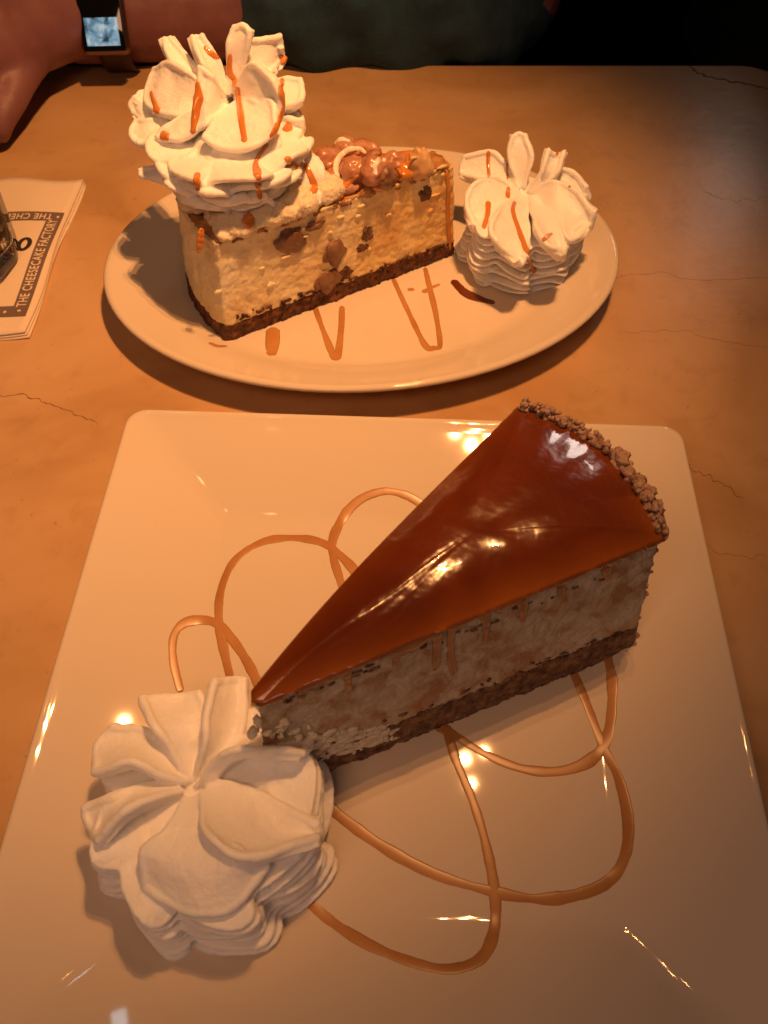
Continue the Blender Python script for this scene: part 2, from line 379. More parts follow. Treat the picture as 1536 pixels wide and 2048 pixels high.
# ------------------------------------------------------------------ whipped cream
def petal(bm, ridge, edge, thick=.75, sag=-.25, push=.35, lip=.12, nu=18, nv=13, foot=.5, rim=.15, body=1.35):
    """one ribbon of piped cream: a cupped thick sheet from the ridge curve to the far edge with a soft round rim"""
    A = smooth_path([at(*p) for p in ridge], nu); B = smooth_path([at(*p) for p in edge], nu)
    top, bot = [], []
    mid0 = (A[0]+B[0])/2; out = ((A[-1]+B[-1])/2-mid0).normalized()
    sd_ = random.random()*50
    ctr = [a.lerp(b, .5) for a, b in zip(A, B)]
    for i in range(nu):
        u = i/(nu-1); rt = []
        for j in range(nv):
            v = j/(nv-1); c = math.sin(math.pi*v)
            p = A[i].lerp(B[i], v)
            p = p+Vector((0, 0, 1))*(sag*c*min(1, u*1.6))+out*(push*c*u*u)
            p.z += lip*(abs(2*v-1)**6)*u+.10*u**8
            q_ = Vector((p.x*.9+sd_, p.y*.9, p.z*.9)); p += Vector((noise.noise(q_), noise.noise(q_+Vector((9, 0, 0))), noise.noise(q_+Vector((0, 9, 0)))))*.12
            rt.append(p)
        top.append(rt)
    for i in range(nu):
        u = i/(nu-1); rb = []
        for j in range(nv):
            v = j/(nv-1); p = top[i][j]
            n_ = (top[min(i+1, nu-1)][j]-top[max(i-1, 0)][j]).cross(top[i][min(j+1, nv-1)]-top[i][max(j-1, 0)])
            if n_.length < 1e-6: n_ = Vector((0, 0, 1))
            n_.normalize()
            if n_.z < 0: n_ = -n_
            th = max(.02, thick*body*(1-.62*u**2.5)*(1-.30*abs(2*v-1)**2)-.26)
            q = p-n_*.33-Vector((0, 0, th)); m_ = ctr[i]
            k = foot*(1-.3*u)*min(1, th/.5)*n_.z; q += (Vector((m_.x, m_.y, q.z))-q)*k - out*(.4*th*u*u)
            rb.append(q)
        bot.append(rb)
    add_shell(bm, top, bot)
    per = [r[0] for r in top]+top[-1][1:-1]+[r[-1] for r in reversed(top)]
    per = [p-Vector((0, 0, rim*.8)) for p in per]
    add_tube(bm, per, [rim*(.75+.35*min(1, min(k, len(per)-1-k)/10))*(1+.25*noise.noise(p*1.7)) for k, p in enumerate(per)], 8)
def tongue(bm, c, a, rin, rout, z, wd, th, tilt=0, roll=0, n=14):
    """one fold of the pleated side, a rounded slab sticking out of the middle"""
    t_, s_ = Vector((math.cos(a), math.sin(a), 0)), Vector((-math.sin(a), math.cos(a), 0))
    top, bot = [], []
    for i in range(n):
        u = i/(n-1); rt, rb = [], []
        for j in range(11):
            v = -1+2*j/10
            rr_ = rin+(rout-rin)*u*(1-.10*abs(v)**4.0)
            hw = wd*(.30+.70*min(1, u*1.15))*(1-.10*u**10)
            p = Vector(c)+t_*rr_+s_*(hw*v)
            zz = z+tilt*u*u+roll*v*u
            h = th*.5*math.sqrt(max(0.05, 1-u**10))*(.75+.3*u)
            rt.append(Vector((p.x, p.y, zz+h))); rb.append(Vector((p.x, p.y, zz-h)))
        top.append(rt); bot.append(rb)
    add_shell(bm, top, bot)
def pleats(bm, c, z0, z1, layers, cols, rad, core, a0=0, seed=0, fill=.44, th=.62, droop=0, skip=()):
    rnd = random.Random(seed)
    for k in range(cols):
        ak = a0+2*math.pi*k/cols+rnd.uniform(-.05, .05)
        if k in skip: continue
        drift = rnd.uniform(-.10, .10)
        ro = rnd.uniform(-.12, .12)
        for L in range(layers):
            f = (L+.5)/layers; z = z0+(z1-z0)*f
            r = rad(f)+ro+rnd.uniform(-.2, .2)+(.10 if L % 2 else -.10)
            tongue(bm, c, ak+drift*(f-.5)*2+rnd.uniform(-.075, .075), .3, r, z, fill*2*math.pi*r/cols*rnd.uniform(.92, 1.08), (z1-z0)/layers*th*rnd.uniform(.9, 1.1),
                   tilt=droop+rnd.uniform(-.05, .07), roll=rnd.uniform(-.07, .07))
    rings = []
    for i in range(9):
        f = i/8; r = core(f)
        rings.append([Vector((c[0]+r*math.cos(a), c[1]+r*math.sin(a), z0+(z1-z0)*f)) for a in [2*math.pi*k/28 for k in range(28)]])
    V = [[bm.verts.new(p) for p in r] for r in rings]
    for a, b in zip(V, V[1:]):
        for k in range(28): bm.faces.new((a[k-1], a[k], b[k], b[k-1]))
    bm.faces.new(V[0]); bm.faces.new(V[-1][::-1])
def ruffle(bm, c, r0, z0, amp, lobes, phase, zamp, seed, rin=1.2, th=.26):
    """a wavy ribbon of cream going round the rosette"""
    top, bot, per = [], [], []
    for k in range(97):
        a = 2*math.pi*k/96; w1 = math.cos(lobes*a+phase); ca, sa = math.cos(a), math.sin(a)
        w2 = noise.noise(Vector((ca*1.6, sa*1.6, seed))); w3 = noise.noise(Vector((ca*3.5, sa*3.5, seed+5)))
        sharp = w1*abs(w1)**.3
        ro = r0+amp*sharp+.55*amp*w2*2; aa = a+.10*math.sin(lobes*a+phase+1.2)+.08*w3
        rt, rb = [], []
        for j in range(7):
            u = j/6; r_2 = rin+(ro-rin)*u; z = z0+u*u*(zamp*math.cos(lobes*a+phase+.9)+.35*w3)+.12*w2
            p = Vector((c[0]+r_2*math.cos(aa), c[1]+r_2*math.sin(aa), z)); rt.append(p); rb.append(p-Vector((0, 0, th)))
        top.append(rt); bot.append(rb); per.append(rt[-1]-Vector((0, 0, th*.5)))
    add_shell(bm, top, bot); add_tube(bm, per, [th*.62*(1+.3*noise.noise(p*1.5)) for p in per], 8)
cream_grain = lambda p, n: .018*noise.noise(p*3.1)+.010*noise.noise(p*9)+.004*noise.noise(p*26)
def px(c, f, o):          # crop coordinates of my notes -> photograph pixels
    return [(o[0]+x/f, o[1]+y/f, z) for x, y, z in c]

# foreground rosette
def fgp(*c): return px(c, 2.743, (140, 1330))
bm = bmesh.new()
cc = (-5.75, 6.75)
for k in range(8):
    f = k/7; ruffle(bm, cc, 3.92-.55*f+random.uniform(-.10, .10), 1.12+3.0*f, .30, 8, math.radians(180)+.10*k+random.uniform(-.12, .12), .05, 40+k*.5, rin=2.0, th=.15)
pleats(bm, (*cc, 0), .92, 4.1, 5, 8, lambda f: 3.4-.5*f, lambda f: 2.5-.3*f, a0=math.radians(-68), seed=3, th=.44, fill=.44)
petal(bm, fgp((650, 640, 4.3), (510, 400, 5.2), (440, 290, 5.2), (405, 190, 4.8)), fgp((690, 600, 4.2), (730, 400, 4.5), (745, 280, 4.5), (725, 175, 4.2)), push=.15)
petal(bm, fgp((680, 620, 4.3), (735, 430, 5.3), (750, 270, 5.5), (800, 110, 5.0)), fgp((740, 600, 4.2), (880, 430, 4.5), (950, 330, 4.4), (955, 90, 4.2)), push=.15)
petal(bm, fgp((690, 650, 4.3), (860, 470, 5.5), (1090, 470, 5.5), (1285, 480, 4.9)), fgp((720, 640, 4.2), (960, 400, 4.5), (1150, 370, 4.4), (1300, 335, 4.1)), push=.1)
petal(bm, fgp((720, 700, 4.4), (735, 890, 5.5), (880, 1030, 5.5), (1070, 1040, 5.2), (1350, 940, 4.5)), fgp((760, 650, 4.3), (950, 670, 4.5), (1130, 760, 4.4), (1240, 820, 4.2), (1345, 880, 4.1)), push=.1, sag=-.35)
petal(bm, fgp((630, 720, 4.4), (520, 900, 5.0), (400, 1010, 5.0), (420, 1220, 4.3)), fgp((690, 720, 4.4), (750, 900, 4.9), (960, 1030, 5.2), (1080, 1095, 4.6)), push=1.05, sag=-.1, lip=.05, thick=.8)
petal(bm, fgp((630, 680, 4.4), (420, 730, 5.2), (270, 830, 5.2), (160, 965, 4.6)), fgp((600, 650, 4.3), (400, 660, 4.5), (230, 715, 4.4), (85, 800, 4.0)), push=.1)
petal(bm, fgp((640, 640, 4.4), (440, 565, 5.2), (300, 535, 5.3), (140, 590, 4.7)), fgp((620, 610, 4.3), (510, 430, 4.5), (390, 360, 4.4), (230, 345, 4.2)), push=.35)
petal(bm, fgp((900, 1060, 3.9), (1000, 1080, 4.0), (1090, 1120, 4.0)), fgp((800, 1260, 3.7), (950, 1260, 3.7), (1060, 1200, 3.7)), push=.2, thick=.5)
petal(bm, fgp((740, 700, 4.0), (1000, 950, 3.9), (1150, 1050, 3.7), (1330, 1010, 3.5)), fgp((800, 680, 4.0), (1100, 760, 3.8), (1300, 800, 3.5), (1380, 700, 3.3)), push=.1, thick=.6)
fg_me = remesh(bm, .04, 6, .5, cream_grain)
rs = empty('whipped_cream_rosette', (*cc, .9), 'big plain whipped cream rosette at the tip of the caramel glazed slice', 'whipped cream')
put('cream', fg_me, M['cream'], rs)

# small rosette on the oval plate
def smp(*c): return px(c, 3.49, (840, 230))
bm = bmesh.new(); sc_ = (7.75, 38.6)
for k in range(8):
    f = k/7; ruffle(bm, sc_, 3.2-.15*f+random.uniform(-.08, .08), 1.12+3.0*f, .27, 8, 1.0+.10*k+random.uniform(-.12, .12), .05, 60+k*.5, rin=1.6, th=.14)
pleats(bm, (*sc_, 0), .95, 4.0, 5, 8, lambda f: 2.7-.1*f, lambda f: 2.0-.4*f, a0=math.radians(-80), seed=11, fill=.42, th=.48)
petal(bm, smp((690, 500, 4.3), (625, 250, 5.8), (645, 160, 6.3)), smp((740, 500, 4.3), (775, 280, 5.8), (735, 160, 6.3)), push=.35, sag=-.1, thick=.6)
petal(bm, smp((760, 520, 4.3), (860, 380, 5.5), (900, 260, 6.1)), smp((800, 530, 4.3), (960, 390, 5.4), (1000, 270, 6.0)), push=.1, thick=.6)
petal(bm, smp((780, 530, 4.3), (920, 465, 5.3), (1060, 510, 5.3), (1215, 690, 4.7)), smp((790, 570, 4.2), (960, 760, 4.4), (1060, 870, 4.2), (1170, 790, 4.0)), push=.1, sag=-.4, thick=.6)
petal(bm, smp((800, 480, 4.2), (960, 360, 4.9), (1090, 420, 4.7), (1165, 510, 4.2)), smp((800, 500, 4.1), (950, 470, 4.4), (1050, 520, 4.2), (1150, 580, 3.8)), push=.2)
petal(bm, smp((770, 560, 4.3), (805, 740, 5.1), (880, 900, 5.0), (1000, 985, 4.4)), smp((800, 560, 4.3), (930, 700, 4.5), (980, 830, 4.4), (1010, 930, 4.2)), push=.05, thick=.6)
petal(bm, smp((700, 560, 4.4), (560, 650, 5.3), (505, 820, 5.2), (680, 1030, 4.2)), smp((740, 570, 4.3), (750, 740, 4.6), (750, 900, 4.4), (725, 1000, 4.1)), push=.1, sag=-.15)
petal(bm, smp((690, 520, 4.4), (430, 440, 5.3), (330, 570, 5.0), (370, 780, 4.2)), smp((700, 550, 4.3), (570, 620, 4.5), (500, 730, 4.3), (420, 800, 4.0)), push=.1, sag=-.15)
petal(bm, smp((700, 500, 4.4), (590, 320, 5.0), (480, 255, 5.1), (300, 310, 4.5)), smp((690, 520, 4.3), (540, 430, 4.4), (400, 430, 4.3), (290, 420, 4.0)), push=.1)
sm_me = remesh(bm, .04, 6, .5, cream_grain)
rs2 = empty('whipped_cream_rosette', (*sc_, .85), 'smaller whipped cream rosette with caramel streaks at the right end of the oval plate', 'whipped cream')
sm_bvh = bvh_of([(sm_me, Vector())])
put('cream', sm_me, M['cream'], rs2)

# tall rosette on the rear slice
def bgp(*c): return px(c, 3.072, (200, 0))
bm = bmesh.new(); bc = (-7.4, 36.2)
pleats(bm, (*bc, 0), 7.2, 8.2, 2, 8, lambda f: 2.7+.2*f, lambda f: 2.0+.2*f, a0=math.radians(-62), seed=21, fill=.42, th=.62, droop=-.15)
add_ball(bm, (*bc, 8.6), (2.2, 2.1, 1.6))
for k, (r0_, z0_) in enumerate(((2.7, 7.75), (3.0, 8.2), (3.3, 8.65), (3.5, 9.1), (3.4, 9.5))):
    ruffle(bm, (bc[0], bc[1]+.3), r0_, z0_, .32, 7, k*1.9+.6, .20, k*3.7)
petal(bm, bgp((760, 600, 10.4), (600, 470, 11.6), (440, 385, 11.7), (330, 430, 11.1)), bgp((780, 610, 10.3), (600, 650, 10.6), (450, 710, 10.3), (340, 690, 10.0)), push=.55, lip=.1)
petal(bm, bgp((780, 610, 10.4), (690, 480, 11.9), (615, 430, 12.2)), bgp((790, 640, 10.2), (680, 740, 10.6), (590, 810, 10.2)), push=.0, sag=.12, thick=.5)
petal(bm, bgp((760, 620, 10.3), (620, 660, 10.9), (580, 820, 10.2)), bgp((740, 610, 10.3), (480, 720, 10.4), (350, 860, 9.8)), push=.25, sag=.05)
petal(bm, bgp((790, 630, 10.3), (700, 740, 10.7), (640, 850, 10.3)), bgp((830, 610, 10.4), (1040, 620, 11.2), (1085, 790, 10.6)), push=.75, sag=-.35, lip=.15)
petal(bm, bgp((790, 720, 9.4), (690, 850, 9.7), (640, 905, 9.6)), bgp((900, 700, 9.4), (1050, 800, 9.9), (1105, 895, 9.6)), push=1.15, sag=-.35, lip=.1, thick=.5)
petal(bm, bgp((760, 800, 8.7), (560, 960, 9.2), (480, 1035, 9.0), (430, 1050, 8.7)), bgp((800, 900, 8.6), (690, 1010, 8.9), (650, 1080, 8.5), (600, 1110, 8.3)), push=.3, sag=.15, thick=.6)
petal(bm, bgp((780, 900, 8.6), (700, 1040, 8.7), (690, 1080, 8.5)), bgp((880, 900, 8.6), (1000, 990, 9.0), (1100, 1000, 8.8)), push=.55, sag=-.1, thick=.5)
petal(bm, bgp((780, 950, 8.0), (680, 1080, 8.0), (560, 1150, 7.8)), bgp((880, 950, 8.0), (960, 1080, 8.1), (1060, 1090, 7.9)), push=.7, sag=0, thick=.6)
petal(bm, bgp((720, 700, 9.3), (450, 850, 9.6), (330, 885, 9.5)), bgp((760, 800, 9.2), (600, 930, 9.5), (470, 1010, 9.2)), push=.5, sag=-.1, thick=.6)
petal(bm, bgp((700, 680, 9.5), (330, 740, 9.7), (220, 760, 9.4)), bgp((720, 740, 9.4), (380, 850, 9.2), (240, 890, 9.0)), push=.3, sag=.1, thick=.6)
petal(bm, bgp((900, 700, 9.2), (1120, 800, 9.4), (1210, 830, 9.2)), bgp((900, 780, 9.0), (1100, 920, 8.8), (1180, 930, 8.7)), push=.1, sag=.1, thick=.6)
petal(bm, bgp((830, 600, 10.4), (905, 395, 12.2), (1040, 470, 12.2), (1105, 600, 11.5)), bgp((840, 620, 10.3), (950, 620, 10.9), (1050, 700, 10.7), (1085, 760, 10.5)), push=.0, sag=-.1, thick=.5)
petal(bm, bgp((820, 560, 10.6), (880, 280, 12.2), (1000, 235, 12.4), (1110, 225, 12.2)), bgp((840, 570, 10.6), (960, 470, 11.1), (1030, 460, 11.1), (1100, 370, 11.1)), push=.1)
petal(bm, bgp((790, 560, 10.6), (790, 300, 12.4), (835, 190, 13.0)), bgp((840, 560, 10.6), (900, 300, 12.4), (930, 210, 13.0)), push=.3, sag=-.05, thick=.6)
petal(bm, bgp((760, 580, 10.6), (630, 390, 12.0), (575, 245, 12.6)), bgp((790, 570, 10.6), (730, 380, 11.8), (630, 235, 12.6)), push=.1, sag=-.05, thick=.6)
petal(bm, bgp((740, 580, 10.6), (440, 370, 11.8), (405, 250, 12.2)), bgp((760, 570, 10.6), (570, 390, 11.6), (440, 245, 12.2)), push=.1, sag=-.05, thick=.6)
petal(bm, bgp((900, 560, 10.6), (1130, 480, 10.9), (1235, 495, 10.9)), bgp((900, 620, 10.4), (1130, 640, 10.4), (1235, 635, 10.4)), push=.05, sag=-.02, thick=.7)
petal(bm, bgp((900, 650, 9.6), (1130, 720, 9.8), (1250, 740, 9.8)), bgp((900, 720, 9.4), (1130, 850, 9.2), (1240, 810, 9.2)), push=.1, sag=0, thick=.7)
petal(bm, bgp((700, 650, 9.6), (300, 560, 10.2), (215, 620, 10.0)), bgp((700, 700, 9.5), (320, 760, 9.4), (230, 710, 9.4)), push=.25, sag=.15, thick=.8)
petal(bm, bgp((760, 760, 8.8), (480, 980, 8.6), (240, 1060, 8.3)), bgp((800, 800, 8.8), (560, 1100, 8.4), (380, 1110, 8.1)), push=.2, sag=.1, thick=.7)
petal(bm, bgp((700, 900, 8.2), (560, 1020, 8.4), (500, 1130, 8.0)), bgp((850, 900, 8.2), (800, 1100, 8.2), (700, 1140, 7.9)), push=.5, sag=.1, thick=.7)
# side lobe slumping onto the cake top
petal(bm, bgp((1000, 950, 7.6), (1120, 920, 8.4), (1210, 900, 8.8)), bgp((1000, 1150, 7.2), (1150, 1150, 7.4), (1230, 1020, 7.9)), push=.2, sag=.2, thick=.9)
petal(bm, bgp((1080, 980, 7.4), (1230, 910, 8.5), (1330, 990, 8.0)), bgp((1080, 1200, 7.0), (1240, 1230, 7.1), (1360, 1150, 7.2)), push=.15, sag=.3, thick=1.0)
petal(bm, bgp((900, 1180, 7.2), (1150, 1160, 7.5), (1330, 1180, 7.2)), bgp((880, 1330, 6.9), (1150, 1320, 6.8), (1350, 1260, 6.8)), push=.1, sag=.2, thick=.9)
bg_me = remesh(bm, .042, 6, .5, cream_grain)
rs3 = empty('whipped_cream_rosette', (*bc, 7.2), 'tall whipped cream rosette laced with caramel on top of the rear cake slice', 'whipped cream')
bg_bvh = bvh_of([(bg_me, Vector())])
put('cream', bg_me, M['cream'], rs3)

# ------------------------------------------------------------------ cake slices
def outline(pts, step=.14, closed=True):
    out = []
    n = len(pts)
    for i in range(n):
        a, b = Vector(pts[i]), Vector(pts[(i+1) % n]); k = max(1, int((b-a).length/step))
        out += [a.lerp(b, j/k) for j in range(k)]
    for _ in range(2): out = [(out[i-1]+out[i]*2+out[(i+1) % len(out)])/4 for i in range(len(out))]
    return out
def slab(bot, top, z0, z1, dz=.14, rough=.05, f=2.2, zn=.0, zf=.8, seed=0, cap_fun=None):
    """layer of cake between two outlines, broken surface"""
    nz_ = max(2, int((z1-z0)/dz)); bm = bmesh.new(); rows = []
    cb = sum(bot, Vector((0, 0)))/len(bot)
    m = len(bot)
    for i in range(nz_+1):
        u = i/nz_; r = []
        for k in range(m):
            p = bot[k].lerp(top[k], u); z = z0+(z1-z0)*u
            tt = (bot[(k+1) % m]-bot[k-1]); nn = Vector((tt.y, -tt.x)).normalized()
            q = Vector((p.x, p.y, z+seed*7))
            d = rough*(1.5*noise.noise(q*f)+1.0*noise.noise(q*f*2.7)+.7*noise.noise(q*f*6))
            if i == nz_ or i == 0: z += zn*noise.noise(Vector((p.x*zf, p.y*zf, seed+i*.7)))*1.3
            elif zn: z += zn*noise.noise(Vector((p.x*zf, p.y*zf, seed+(nz_ if u > .5 else 0)*.7)))*1.3*(abs(2*u-1)**2)
            r.append(Vector((p.x+nn.x*d, p.y+nn.y*d, z)))
        rows.append(r)
    # caps: shrink rings to the middle
    for s_ in (.96, .8, .55, .3, .08):
        r = []
        for k in range(m):
            p = top[k]*s_+(sum(top, Vector((0, 0)))/m)*(1-s_); z = z1+rough*noise.noise(Vector((p.x*f, p.y*f, seed)))
            r.append(Vector((p.x, p.y, z+zn*noise.noise(Vector((p.x*zf, p.y*zf, seed+nz_*.7)))*1.3)))
        rows.append(r)
    V = [[bm.verts.new(p) for p in r] for r in rows]
    for a, b in zip(V, V[1:]):
        for k in range(m): bm.faces.new((a[k-1], a[k], b[k], b[k-1]))
    bm.faces.new(V[0]); bm.faces.new(V[-1][::-1])
    return bm

# ---- foreground slice (tip, right corner, arc, left corner)
tipb, rb_ = Vector((-4.3, 8.0)), Vector((10.15, 13.85))
tipt, rt_ = Vector((-3.8, 9.0)), Vector((9.45, 14.9))
lb_ = Vector((6.0, 21.4)); lt_ = Vector((5.3, 20.4))
def arc(a, b, h, n=14):
    m_ = (a+b)/2; d = b-a; nn = Vector((d.y, -d.x)).normalized(); return [a.lerp(b, i/n)+nn*h*(1-(2*i/n-1)**2) for i in range(n+1)]
def fg_outline(t_, r, l, h): return [t_]+arc(r, l, h)[:-1]+[p+Vector((-.79, .61))*(.75*f*(1-f)*(.55+1.3*f)) for p, f in [(l.lerp(t_, i/24), i/24) for i in range(24)]]
def dens(pts, N_=260):
    L = [0]; P = pts+[pts[0]]
    for a, b in zip(P, P[1:]): L.append(L[-1]+(b-a).length)
    out = []; k = 0
    for i in range(N_):
        s_ = L[-1]*i/N_
        while L[k+1] < s_: k += 1
        out.append(P[k].lerp(P[k+1], (s_-L[k])/(L[k+1]-L[k])))
    return out
def dens_match(A, B, N_=300):
    """sample both outlines with the same parameter so that corners meet"""
    LA = [0]; PA = A+[A[0]]; PB = B+[B[0]]
    for a, b in zip(PA, PA[1:]): LA.append(LA[-1]+(b-a).length)
    oa, ob = [], []; k = 0
    for i in range(N_):
        s_ = LA[-1]*i/N_
        while LA[k+1] < s_: k += 1
        f = (s_-LA[k])/(LA[k+1]-LA[k]); oa.append(PA[k].lerp(PA[k+1], f)); ob.append(PB[k].lerp(PB[k+1], f))
    for _ in range(2):
        for o in (oa, ob):
            c = list(o)
            for i in range(len(o)): o[i] = (c[i-1]+c[i]*2+c[(i+1) % len(o)])/4
    return oa, ob
OBt, OTp = dens_match(fg_outline(tipb, rb_, lb_, 1.1), fg_outline(tipt, rt_, lt_, 1.0), 620)
ZT = 8.35
mid = lambda u: [a.lerp(b, u) for a, b in zip(OBt, OTp)]
root = empty('cheesecake_slice', (2, 13, .9), 'wedge of cheesecake with shiny caramel glaze and crumb rim on the square plate', 'cake')
put('base_crust', to_mesh(slab(mid(0), mid(.22), .93, 2.6, .12, .05, 2.6, .10, 1.1, 1)), M['crust'], root)
put('filling', to_mesh(slab([p+(p-Vector((4, 15))).normalized()*(-.03) for p in mid(.22)], mid(1), 2.6, 8.25, .07, .045, 1.9, .0, 1, 2)), M['filling'], root)
# glaze: domed skin that hangs over the cut edges
def glaze(outl, zt, thick, over, drip, seed=0):
    m = len(outl); c = sum(outl, Vector((0, 0)))/m; bm = bmesh.new(); rows = []
    for s_ in (.02, .12, .25, .4, .55, .68, .78, .86, .92, .96, .985, 1.0):
        r = []
        for k in range(m):
            tt = (outl[(k+1) % m]-outl[k-1]); nn = Vector((tt.y, -tt.x)).normalized()
            e = (c*(1-s_)+outl[k]*s_)+nn*(over*s_**8)
            z = zt+thick*(1-s_**3.2)+.16*noise.noise(Vector((e.x*.35, e.y*.35, seed)))*(1-s_**6)+.07*noise.noise(Vector((e.x*1.1, e.y*1.1, seed+3)))*(1-s_**8)
            r.append(Vector((e.x, e.y, z)))
        rows.append(r)
    for j in range(1, 9):
        f = j/8; r = []
        for k in range(m):
            tt = (outl[(k+1) % m]-outl[k-1]); nn = Vector((tt.y, -tt.x)).normalized(); p = outl[k]
            dl = drip(p, k/m); bulge = over*(1+.30*math.sin(f*math.pi)-.50*f**6)
            r.append(Vector((p.x+nn.x*bulge, p.y+nn.y*bulge, zt-dl*f)))
        rows.append(r)
    lay = bm.verts.layers.float.new('thin'); V = [[bm.verts.new(p) for p in r] for r in rows]
    for a, b in zip(V, V[1:]):
        for k in range(m): bm.faces.new((a[k-1], a[k], b[k], b[k-1]))
    bm.faces.new(V[0]); bm.faces.new(V[-1][::-1])
    for ri, rw in enumerate(V):
        for k, v in enumerate(rw):
            f = max(0, (ri-5)/6) if ri < 12 else 1
            v[lay] = min(1, f)*(1 if k/m < .42 else .35)*(.75+.5*noise.noise(v.co*.6))
    return bm
def drip1(p, t_):
    base = .46+.75*noise.noise(Vector((p.x*.7, p.y*.7, 3)))+.55*noise.noise(Vector((p.x*2.6, p.y*2.6, 8)))+.34*noise.noise(Vector((p.x*6, p.y*7, 8)))
    if t_ > .62: base += 1.5*min(1, (t_-.62)/.06)      # runs down the far cut side
    if .40 < t_ < .60: base *= .5
    return max(.08, base)
gz = to_mesh(glaze(OTp, ZT-.15, .75, .25, drip1))
put('glaze', gz, M['glaze'], root)
# dark blister at the tip, caramel pockets in the cut face
def face_pt(px_, py_):      # point on the cut side facing the camera
    for z in [x*.05 for x in range(10, 180)]:
        p = at(px_, py_, z); u = (z-.93)/(8.25-.93)
        a = tipb.lerp(tipt, u); b = rb_.lerp(rt_, u); d = (b-a).normalized(); nn = Vector((d.y, -d.x))
        if (Vector((p.x, p.y))-a).dot(nn) > 0: return p, Vector((nn.x, nn.y, 0.05)).normalized(), Vector((d.x, d.y, 0))
    return p, Vector((0, -1, 0)), Vector((1, 0, 0))
def smear(bm, px_, py_, rx, rz, fn=face_pt, depth=.12, seed=0, sub=2):
    p, nn, d = fn(px_, py_)
    up = nn.cross(d).normalized()
    if up.z < 0: up = -up
    q = bmesh.ops.create_icosphere(bm, subdivisions=sub, radius=1)
    for v in q['verts']:
        c = v.co.copy(); k = 1+.45*noise.noise(c*1.3+Vector((seed, 0, 0)))+.2*noise.noise(c*3+Vector((0, seed, 0)))
        v.co = p+d*(c.x*rx*k)+up*(c.z*rz*k)+nn*(c.y*depth*k)
bm = bmesh.new(); rn = random.Random(5)
for i in range(46):      # dark crumbs and caramel along the seam over the crust and under the glaze
    s_ = rn.random(); smear(bm, 640+600*s_+rn.uniform(-8, 8), 1500-235*s_+rn.uniform(-7, 7), rn.uniform(.05, .2), rn.uniform(.03, .08), depth=.07, seed=i, sub=1)
for i in range(46):
    s_ = rn.random(); smear(bm, 560+670*s_, 1397-262*s_+rn.uniform(2, 16), rn.uniform(.04, .16), rn.uniform(.03, .07), depth=.05, seed=i, sub=2)
props(put('seam_crumbs', to_mesh(bm), M['crust'], root), kind='stuff')
bm = bmesh.new()
for i in range(130):      # cream smeared along the lower tip
    s_ = rn.random(); a = 610+175*s_+rn.uniform(-12, 12); b = 1500-35*s_+rn.uniform(-30, 30)*(1-.5*s_)
    smear(bm, a, b, rn.uniform(.08, .5)*(1-.3*s_), rn.uniform(.05, .16), depth=rn.uniform(.05, .12), seed=i*1.7)
for i in range(26):
    smear(bm, rn.uniform(500, 640), rn.uniform(1440, 1475), rn.uniform(.06, .22), rn.uniform(.05, .12), depth=rn.uniform(.08, .2), seed=i*2.7)
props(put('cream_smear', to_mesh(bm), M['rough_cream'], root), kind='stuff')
bm = bmesh.new()
tp = at(520, 1394, 8.1); add_ball(bm, tp, (.16, .30, .14)); 
props(put('burnt_spot', remesh(bm, .05, 2, disp=lambda p, n: .04*noise.noise(p*5)), M['crust_dark'], root), 'dark scorched spot at the tip')
# crumb rim along the outer arc
m_ = len(OTp); bm = bmesh.new(); rn = random.Random(9)
arc_t = arc(rt_, lt_, 1.0, 60)
for i in range(61):
    p = arc_t[i]; k = 9
    for _ in range(k):
        if rn.random() < .12: continue
        dz = rn.uniform(-.5, .25) if i < 50 else rn.uniform(-.4, .35)
        r = rn.uniform(.06, .15) * (1.3 if 4 < i < 28 else .95)
        q = Vector((p.x+rn.uniform(-.22, .16), p.y+rn.uniform(-.22, .16), ZT-.02+dz)); 
        ic = bmesh.ops.create_icosphere(bm, subdivisions=2, radius=r, matrix=Matrix.Translation(q))
        for v in ic['verts']: v.co += (v.co-q)*(.9*noise.noise(v.co*6+Vector((i, 0, 0))))
props(put('crumb_rim', to_mesh(bm), M['crumb'], root), 'knobbly brown crumb rim along the wide end', kind='stuff')
bm = bmesh.new()
for i in range(0, 61):
    for _ in range(10):
        u = rn.uniform(.0, .98); a = OBt; p = arc(rb_, lb_, 1.1, 60)[i].lerp(arc(rt_, lt_, 1.0, 60)[i], u); r = rn.uniform(.05, .13)
        bmesh.ops.create_icosphere(bm, subdivisions=1, radius=r, matrix=Matrix.Translation((p.x+rn.uniform(-.06, .06), p.y+rn.uniform(-.06, .06), .95+7*u)))
props(put('rear_crumbs', to_mesh(bm), M['crumb'], root), kind='stuff')

# ---- rear slice
r_f0, r_f1 = Vector((-8.4, 31.7)), Vector((4.15, 39.05))      # front cut edge, at the plate
r_bk, r_bl = Vector((3.3, 40.9)), Vector((-11.4, 37.3))
t_f0, t_f1, t_bk, t_bl = Vector((-8.1, 32.5)), Vector((3.7, 38.9)), Vector((2.9, 40.3)), Vector((-10.6, 36.6))
A_ = [r_f0, r_f1, r_bk]+arc(r_bl, r_f0, .5, 8)[:-1]
B_ = [t_f0, t_f1, t_bk]+arc(t_bl, t_f0, .45, 8)[:-1]
RB, RT = dens_match(A_, B_, 440)
mid2 = lambda u: [a.lerp(b, u) for a, b in zip(RB, RT)]
ZR = 6.55
root2 = empty('nut_cheesecake_slice', (-3, 36, .85), 'slice of pale nut cheesecake with dark crust on the oval plate', 'cake')
put('base_crust', to_mesh(slab(mid2(0), mid2(.2), .87, 1.85, .11, .08, 2.4, .12, 1.0, 4)), M['crust_dark'], root2)
put('filling', to_mesh(slab(mid2(.18), mid2(1), 1.8, ZR, .08, .045, 1.3, .10, .9, 5)), M['filling2'], root2)
